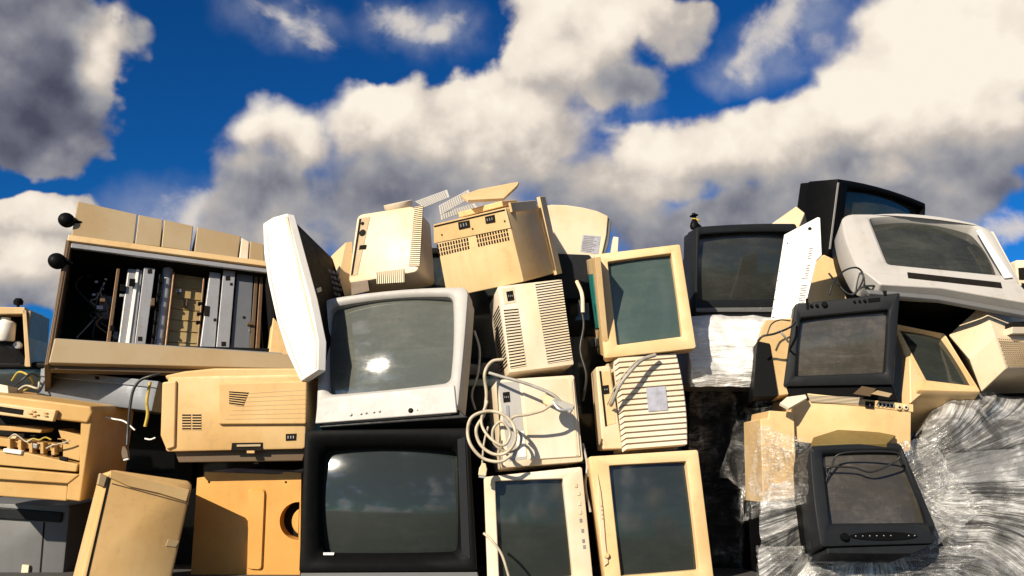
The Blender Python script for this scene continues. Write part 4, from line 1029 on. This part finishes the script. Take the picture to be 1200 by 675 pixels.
for k in range(20):
    x = rg.uniform(92, 300); y = 320 + (x - 90) * .04 + rg.uniform(0, 78); sx_, sz_ = rg.uniform(.003, .012), rg.uniform(.003, .016)
    MB().box(-sx_, sx_, 0, .02, -sz_, sz_).build('bracket', rg.choice([STEELD, STEELD, BLACK, BLACK, BROWN]), t, .001).location = f.px(x, y, rg.uniform(.035, .16))
for k in range(5):
    x0, y0 = rg.uniform(95, 125), rg.uniform(318, 345)
    MB().tube([f.px(x0 + rg.uniform(-10, 14) * s_, y0 + s_ * rg.uniform(10, 24), .10 + .03 * s_) for s_ in range(5)], .003, 6).build('inner_wire', rg.choice([CABLEK, CABLEK, CABLEG, COPPER]), t)
for x, y, r in ((78, 258, 9.5), (67, 306, 10)):
    p = f.px(x, y, -.01); rr = r * 3.15 / 1000
    kn = MB().lathe([(rr * math.sin(a_), -rr * .85 * math.cos(a_)) for a_ in (math.pi * k / 12 for k in range(13))], p, (.35, -.9, .1), 24).build('rubber_foot', BLACK, t, smooth=50)
    m = MB().tube([p, p + Vector((.05, .01, 0))], .008, 10, smooth=False).build('foot_stem', BLACK, t)

# grey metal drawer under copier
f = Fr([(48, 431), (188, 447), (175, 482), (44, 465)], 3.08, d=.35, st=.2)
t = box_thing('metal_tray', 'flat grey sheet metal tray under the gutted photocopier', 'tray', None, f, STEELD, r=.003, bev=.003)
plate(f, t, [(49, 432), (187, 447), (185, 455), (48, 441)], STEELD, 'rim', .01, .006, bev=.002)
for a in (60, 112): plate(f, t, [(a, 434 + (a - 48) * .11), (a + 5, 434.5 + (a - 48) * .11), (a + 6, 438 + (a - 48) * .11), (a + 1, 438 + (a - 48) * .11)], HOLE, 'slot', .002, .0065)

# wide beige laser printer
f = Fr([(194, 441), (361, 438), (356, 526), (195, 530)], 2.95, yaw=R(-2), tilt=R(4), d=.4, sy=.1, st=.06)
t = box_thing('printer', 'wide beige laser printer with two small vents and a raised side panel, under the photocopier', 'printer', None, f, BEIGEG, r=.012, bev=.008)
P = f.q((192, 440), (215, 435), (250, 431.5), (345, 431.5), (361, 437), (361, 445), (193, 445))
MB().prism([p + Vector((0, .006, 0)) for p in P], (0, .36, 0)).build('top_cover', BEIGEG, t, .006)
plate(f, t, [(191, 448), (208, 446), (206, 524), (196, 527), (189, 510)], BEIGEG, 'end_door', .05, .010, bev=.006)
P = [(258, 449), (361, 446), (360, 497), (257, 497.5)]
plate(f, t, P, BEIGEG, 'raised_panel', .02, .014, bev=.006)
m = MB()
for i in range(7):
    y = 460 + i * 5; a, b, c, d = f.q((290 - i * 4, y + 1), (359, y - 3 + i * .4), (359, y - 2.5 + i * .4), (290 - i * 4, y + 1.5)); m.prism([p + Vector((0, -.0146, 0)) for p in (a, b, c, d)], (0, .001, 0))
m.build('panel_groove', TAN, t)
vent(f, t, [(268.5, 458), (291.5, 459.5), (285, 476), (268.5, 473.5)], 6, BEIGEG, yl=-.0145, fill=.4, proud=.0015)
for a in (213.5, 225.5): vent(f, t, [(a, 485), (a + 10.5, 485), (a + 10.5, 504), (a, 504)], 6, BEIGEG, fill=.4, proud=.0015)
plate(f, t, [(272, 519), (308, 518.5), (308, 528), (271, 528)], HOLE, 'handle_recess', .003, .0025)
plate(f, t, [(278, 521), (306, 520.5), (306, 523), (278, 523.5)], TAN, 'handle_bar', .004, .006)
plate(f, t, [(290, 528), (299, 528), (299, 531), (290, 531)], BEIGEG, 'latch_tab', .01, .008)
socket(f, t, [(335, 508.5), (347.5, 508), (347, 516), (335, 516.5)])
plate(f, t, [(199, 527), (356, 525), (352, 541), (205, 543)], BROWN, 'underside_shade', .3, -.03, bev=.004)  # dark brown slab painting the shade on the printer's underside

# orange panel
f = Fr([(230, 553), (353, 554), (350, 698), (222, 698)], 3.12, d=.3, st=.08, sy=.1)
t = thing('computer_monitor', 'orange monitor back with a tall pressed groove and round hole, under the laser printer', 'monitor', f.M, MON)
from mathutils.geometry import tessellate_polygon
P = f.q((231, 560), (239, 559), (240, 553), (330, 556), (332, 553), (353, 554), (351, 698), (222, 698))
c = f.px(349, 610); HR = .064
H = [c + Vector((HR * math.cos(a), 0, HR * math.sin(a))) for a in (2 * math.pi * k / 36 for k in range(36))]
H = [Vector((min(p.x, f.px(351, 611).x - .003), p.y, p.z)) for p in H]
m = MB(); tri = tessellate_polygon([P, H]); m.add(P + H)
for t3 in tri: m.face(t3)
m.loft([P, [p + Vector((0, .3, 0)) for p in P]], False, True)
m.build('cabinet', ORANGE, t)
m = MB(); m.loft([[p + Vector((0, -.002, 0)) for p in H], [p + Vector((0, .05, 0)) for p in H]], False, False, 0); m.loft([[p + Vector((0, .05, 0)) for p in H], [c + (p - c) * .98 + Vector((0, .052, 0)) for p in H]], False, True, 1)
m.build('round_hole', [ORANGE, HOLE], t)
MB().lathe([(0, 0), (.046, 0), (.050, .004), (.050, .045), (0, .045)], c + Vector((.026, .006, -.004)), (0, 1, 0), 28).build('hole_plug', ORANGE, t)
for x, y in ((245, 565), (245, 690), (335, 565)): knob(f, t, x, y, .004, HOLE, 'screw_hole', .001)
G = f.q((291, 573), (312, 573), (308, 668), (290, 667))
g0 = rquad(G, .012, -.001); m = MB(); m.loft([g0, sety(inset(g0, .004), -.010), sety(inset(g0, .010), -.010)], False, True); m.build('pressed_rib', ORANGE, t, smooth=50)
# beige printer, bottom left
f = Fr([(128, 548), (225, 573), (197, 698), (95, 698)], 2.82, {'LT': (117, 546), 'LB': (75, 698)}, yaw=R(8), d=.34, sy=.04, st=.04)
t = box_thing('printer', 'plain beige printer with a long seam and a hinged lid, leaning at the bottom left', 'printer', None, f, BEIGEG, r=.02, bev=.012)
plate(f, t, [(129, 551), (222, 574), (218, 588), (185, 578), (150, 570), (128, 560)], BEIGEG, 'hinged_lid', .01, .007, bev=.003)
sx_ = [(128, 556), (130.5, 556.5), (100, 690), (97.5, 690)]
plate(f, t, sx_, HOLE, 'seam', .002, .0012, bev=0)
plate(f, t, [(131, 566), (221, 590), (220.5, 591.2), (131, 567.2)], BROWN, 'lid_seam', .002, .0012, bev=0)
plate(f, t, [(117, 554), (126, 558), (122, 571), (114, 568)], TAN, 'latch', .03, .004, bev=.003)
plate(f, t, [(197, 632), (210, 634), (206, 641), (194, 640)], TAN, 'side_notch', .01, .003)

# printer with control panel, left edge
f = Fr([(-45, 461), (109, 481), (94, 588), (-62, 572)], 2.9, yaw=R(4), d=.36, st=.04, sy=.05)
t = thing('printer', 'golden beige printer with a small display and an open front, cut by the left edge', 'printer', f.M)
def gp(pts, mat, name, th=.02, pr=0.0, yl=0.0, bev=.003): return plate(f, t, pts, mat, name, th, pr, yl, bev)
gp([(-45, 457), (0, 462), (108, 476), (110, 484), (104, 496), (85, 494), (-45, 478)], GOLD, 'top_cover', .34, .010, bev=.008)
gp([(-45, 466), (71, 480.5), (67, 494), (-45, 480)], BEIGE, 'control_panel', .02, .028, bev=.004)
gp([(5, 476), (33, 480), (32, 486), (5, 482)], HOLE, 'display', .002, .0295, bev=0)
for x, y in ((41, 484), (45, 481.5), (49, 485.5), (45, 487), (59, 483.5), (59, 487), (0, 475)): gp([(x - 2.2, y - 1), (x + 2.2, y - .4), (x + 2, y + 1.2), (x - 2.4, y + .6)], GOLD, 'button', .004, .0335, bev=.001)
gp([(94, 494), (109, 484), (94, 588), (77, 586), (79, 566), (92, 556)], GOLD, 'right_post', .34, .0, bev=.006)
gp([(-60, 540), (-50, 543), (94, 556), (80, 567), (-60, 558)], GOLD, 'middle_beam', .3, .004, bev=.005)
gp([(-60, 556), (78, 566), (76, 588), (-62, 578)], GOLD, 'lower_tray', .3, -.012, bev=.005)
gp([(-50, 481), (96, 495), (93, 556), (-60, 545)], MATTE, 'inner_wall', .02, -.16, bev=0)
gp([(-50, 498), (24, 500), (45, 503), (42, 508), (-50, 502)], GOLD, 'inner_ledge', .08, -.03)
gp([(-40, 509), (50, 520), (70, 521), (68, 530), (-40, 520)], GOLD, 'inner_ledge', .10, -.02)
gp([(64, 503), (93, 511), (90, 541), (70, 536), (70, 520)], GOLD, 'inner_block', .10, -.02)
gp([(-45, 525), (30, 530), (92, 544), (90, 553), (-48, 541)], GOLD, 'drop_tray', .12, .004, bev=.004)
for k in range(5): x = 8 + k * 13; gp([(x, 514 + k * 1.4), (x + 4, 514.5 + k * 1.4), (x + 4, 528 + k * 1.4), (x, 527.5 + k * 1.4)], GOLD, 'guide_fin', .03, .0, bev=.002)
rg = random.Random(5)
for k in range(22):
    x, y = rg.uniform(-5, 86), 0; y = rg.uniform(500 + x * .13, 536 + x * .13); s1, s2 = rg.uniform(2, 7), rg.uniform(1, 4)
    gp([(x, y), (x + s1, y + s1 * .12), (x + s1 - .3, y + s2), (x - .3, y + s2 - s1 * .1)], rg.choice([GOLD, GOLD, BEIGE, HOLE, STEELD, BROWN]), 'mechanism_piece', .02, rg.uniform(-.07, .004), bev=.001)
for k in range(3): MB().tube([f.px(10 + k * 22 + s_ * 7, 512 + k * 4 + rg.uniform(-5, 6), -.005) for s_ in range(5)], .0025, 6).build('inner_wire', rg.choice([CABLEK, CABLE, YEL]), t)
gp([(6, 525), (28, 528), (27, 533), (5, 530)], WHITE, 'paper_roller', .02, .012, bev=.004)
gp([(40, 519), (46, 520), (45, 526), (40, 525)], STEEL, 'clip', .01, .01); gp([(70, 534), (80, 536), (80, 541), (70, 539)], HOLE, 'slot', .01, .006)
gp([(17, 508), (25, 509), (25, 514), (17, 513)], HOLE, 'slot', .01, -.019)

# dark printer below, in shade
f = Fr([(-40, 584), (80, 597), (73, 700), (-52, 700)], 3.22, d=.3, st=.04, sy=.05)
t = box_thing('printer', 'grey printer in the shade under the golden one, at the bottom left corner', 'printer', None, f, MGREY, r=.01, bev=.006)
plate(f, t, [(-50, 590), (75, 600), (73, 612), (-50, 604)], DGREY, 'top_edge', .01, .012, bev=.004)
plate(f, t, [(51, 612), (53, 612), (46, 700), (44, 700)], HOLE, 'seam', .002, .0012, bev=0)
plate(f, t, [(28, 661), (36, 662), (32, 700), (23, 700)], OFFW, 'handle', .01, .012)

# machine at far left
f = Fr([(-40, 361), (29, 362), (34, 432), (-48, 428)], 3.5, {'RT': (60, 376), 'RB': (49, 431)}, yaw=R(-25), d=.3)
t = thing('printer', 'opened beige machine with a white drum and black knob, behind the photocopier', 'printer', f.M)
def fp(pts, mat, name, th=.02, pr=0.0, yl=0.0, bev=.003): return plate(f, t, pts, mat, name, th, pr, yl, bev)
fp([(-40, 359), (29, 360), (30, 368), (-40, 368)], BEIGE, 'top_cover', f.d, .0)
fp([(26, 362), (31, 364), (36, 430), (30, 430)], BEIGE, 'post', f.d, .0)
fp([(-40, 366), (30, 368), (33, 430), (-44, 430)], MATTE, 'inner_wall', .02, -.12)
MB().box(f.w / 2 - .004, f.w / 2 + .006, .01, f.d, -f.h / 2, f.h / 2).build('side_wall', TAN, t, .003)
a, b = f.px(6, 372, .03), f.px(8, 398, .03); MB().lathe([(.0, 0), (.036, .0), (.040, .006), (.040, .075), (.03, .085), (.02, .088), (.018, .10), (0, .10)], a + Vector((0, .01, -.10)), (0, 0, 1), 24).build('drum', WHITE, t, smooth=50)
knob(f, t, 21, 405, .018, STEEL, 'motor', .02, .05)
MB().tube([f.px(0, 400, .05), f.px(14, 408, .04), f.px(28, 425, .05)], .016).build('hose', DGREY, t)
MB().lathe([(.006, 0), (.006, .012), (.018, .014), (.02, .03), (.012, .042), (0, .043)], f.px(21, 361, .1), (0, 0, 1), 16).build('black_knob', BLACK, t)
for k, pts in enumerate([[(14, 446, 3.1), (22, 436, 3.08), (33, 440, 3.06), (38, 450, 3.08), (28, 458, 3.08)], [(12, 455, 3.08), (24, 447, 3.05), (36, 438, 3.06), (46, 442, 3.08)], [(18, 460, 3.06), (30, 452, 3.06), (44, 455, 3.06), (46, 448, 3.08)]]):
    cable('loose_wire', ['yellow-grey wire looping in the tangle beside the grey tray', 'dark wire rising through the tangle beside the grey tray', 'pale wire lying lowest in the tangle beside the grey tray'][k], pts, .004, [YEL, CABLEK, CABLE][k], 'wires tangled at the left')
o = solid3([at(-12, 448, 3.0), at(9, 452, 3.0), at(10, 462, 3.0), at(-12, 458, 3.0)], .1, OFFW, 'plastic_block'); tag(o, 'small white block at the left edge above the golden printer', 'block')

# cable with connector in the dark gap
cable('power_cable', 'dark cable hanging out of the tray over the plain printer, ending in a connector', [(188, 438, 2.93), (176, 441, 2.92), (164, 446, 2.92), (156, 458, 2.92), (152, 480, 2.92), (150, 505, 2.92), (149, 522, 2.91)], .0055, CABLEK)
plug('grey ribbon connector dangling above the plain beige printer', 147, 531, 2.9, R(-15), .045, .022, BROWN)
cable('loose_wire', 'olive wire strand hanging beside the dark cable over the plain printer', [(176, 448, 2.96), (172, 470, 2.95), (173, 485, 2.95), (170, 500, 2.95)], .006, YEL)
cable('loose_wire', 'short white wire end catching the sun in the dark gap above the plain printer', [(124, 489, 2.98), (133, 491, 2.96), (146, 494, 2.95), (158, 504, 2.95)], .003, WHITE)
cable('loose_wire', 'short white wire end near the left edge of the wide laser printer', [(170, 514, 2.97), (176, 515, 2.95), (182, 513, 2.95)], .0028, WHITE)

# white shell
root = thing('monitor_shell', 'bright white empty monitor shell standing on end with a dark latticed inside', 'monitor shell', Matrix.Translation(at(340, 350, 2.95)))
W = [(308, 262), (320, 254.5), (336, 250), (350, 302), (363, 350), (373, 400), (372, 434), (352, 447), (336, 413), (324, 375), (314, 330), (309, 295)]
Yw = lambda x, y: 2.95 - (x - 340) * .0028
P = [at(x, y, Yw(x, y)) for x, y in W]
local_parent(MB().prism(P, (.025, .02, .0)).build('outer_wall', WHITE, None, .004), root)
E2 = [(334, 254), (336.5, 253.5), (371.5, 402), (370.5, 432), (368.5, 432), (369.5, 402)]
local_parent(MB().prism([at(x, y, Yw(x, y) - .004) for x, y in E2], (.003, .004, 0)).build('lip', OFFW, None, .001), root)
E2 = [(312, 268), (313, 267.5), (318, 325), (328, 372), (354, 440), (353, 441), (326.8, 373), (316.8, 326)]
local_parent(MB().prism([at(x, y, Yw(x, y) - .0015) for x, y in E2], (.003, .004, 0)).build('moulding_line', LGREY, None), root)
I = [at(337, 251, 2.97), at(390, 303, 3.22), at(404, 345, 3.22), at(400, 400, 3.18), at(373, 434, 2.90), at(374, 400, 2.88)]
nrm = (I[1] - I[0]).cross(I[5] - I[0]).normalized(); nrm = nrm if nrm.dot(I[0] - CAM) < 0 else -nrm
local_parent(MB().prism(I, -nrm * .03).build('inner_wall', BLACK, None, .003), root)
m = MB()
for i in range(6):
    for j in range(5):
        x, y = 367 + i * 4.6 + j * 1.6, 313 + j * 6.5 + i * 1.4
        Yv = 2.96 + (x - 340) * .0046
        Q = [at(x, y, Yv), at(x + 3, y + .9, Yv + .014), at(x + 4.2, y + 4.6, Yv + .016), at(x + 1, y + 3.8, Yv + .004)]
        m.prism([p + nrm * .014 for p in Q], -nrm * .012)
local_parent(m.build('lattice', MGREY, None), root)
cl = [at(363, 342, 3.0), at(368, 340, 3.02), at(369, 345, 3.02), at(364, 347, 3.0)]
local_parent(MB().prism([p + nrm * .03 for p in cl], -nrm * .02).build('clip', OFFW, None), root)

# ------------------------------------------------------------------ the dark second row that closes the gaps
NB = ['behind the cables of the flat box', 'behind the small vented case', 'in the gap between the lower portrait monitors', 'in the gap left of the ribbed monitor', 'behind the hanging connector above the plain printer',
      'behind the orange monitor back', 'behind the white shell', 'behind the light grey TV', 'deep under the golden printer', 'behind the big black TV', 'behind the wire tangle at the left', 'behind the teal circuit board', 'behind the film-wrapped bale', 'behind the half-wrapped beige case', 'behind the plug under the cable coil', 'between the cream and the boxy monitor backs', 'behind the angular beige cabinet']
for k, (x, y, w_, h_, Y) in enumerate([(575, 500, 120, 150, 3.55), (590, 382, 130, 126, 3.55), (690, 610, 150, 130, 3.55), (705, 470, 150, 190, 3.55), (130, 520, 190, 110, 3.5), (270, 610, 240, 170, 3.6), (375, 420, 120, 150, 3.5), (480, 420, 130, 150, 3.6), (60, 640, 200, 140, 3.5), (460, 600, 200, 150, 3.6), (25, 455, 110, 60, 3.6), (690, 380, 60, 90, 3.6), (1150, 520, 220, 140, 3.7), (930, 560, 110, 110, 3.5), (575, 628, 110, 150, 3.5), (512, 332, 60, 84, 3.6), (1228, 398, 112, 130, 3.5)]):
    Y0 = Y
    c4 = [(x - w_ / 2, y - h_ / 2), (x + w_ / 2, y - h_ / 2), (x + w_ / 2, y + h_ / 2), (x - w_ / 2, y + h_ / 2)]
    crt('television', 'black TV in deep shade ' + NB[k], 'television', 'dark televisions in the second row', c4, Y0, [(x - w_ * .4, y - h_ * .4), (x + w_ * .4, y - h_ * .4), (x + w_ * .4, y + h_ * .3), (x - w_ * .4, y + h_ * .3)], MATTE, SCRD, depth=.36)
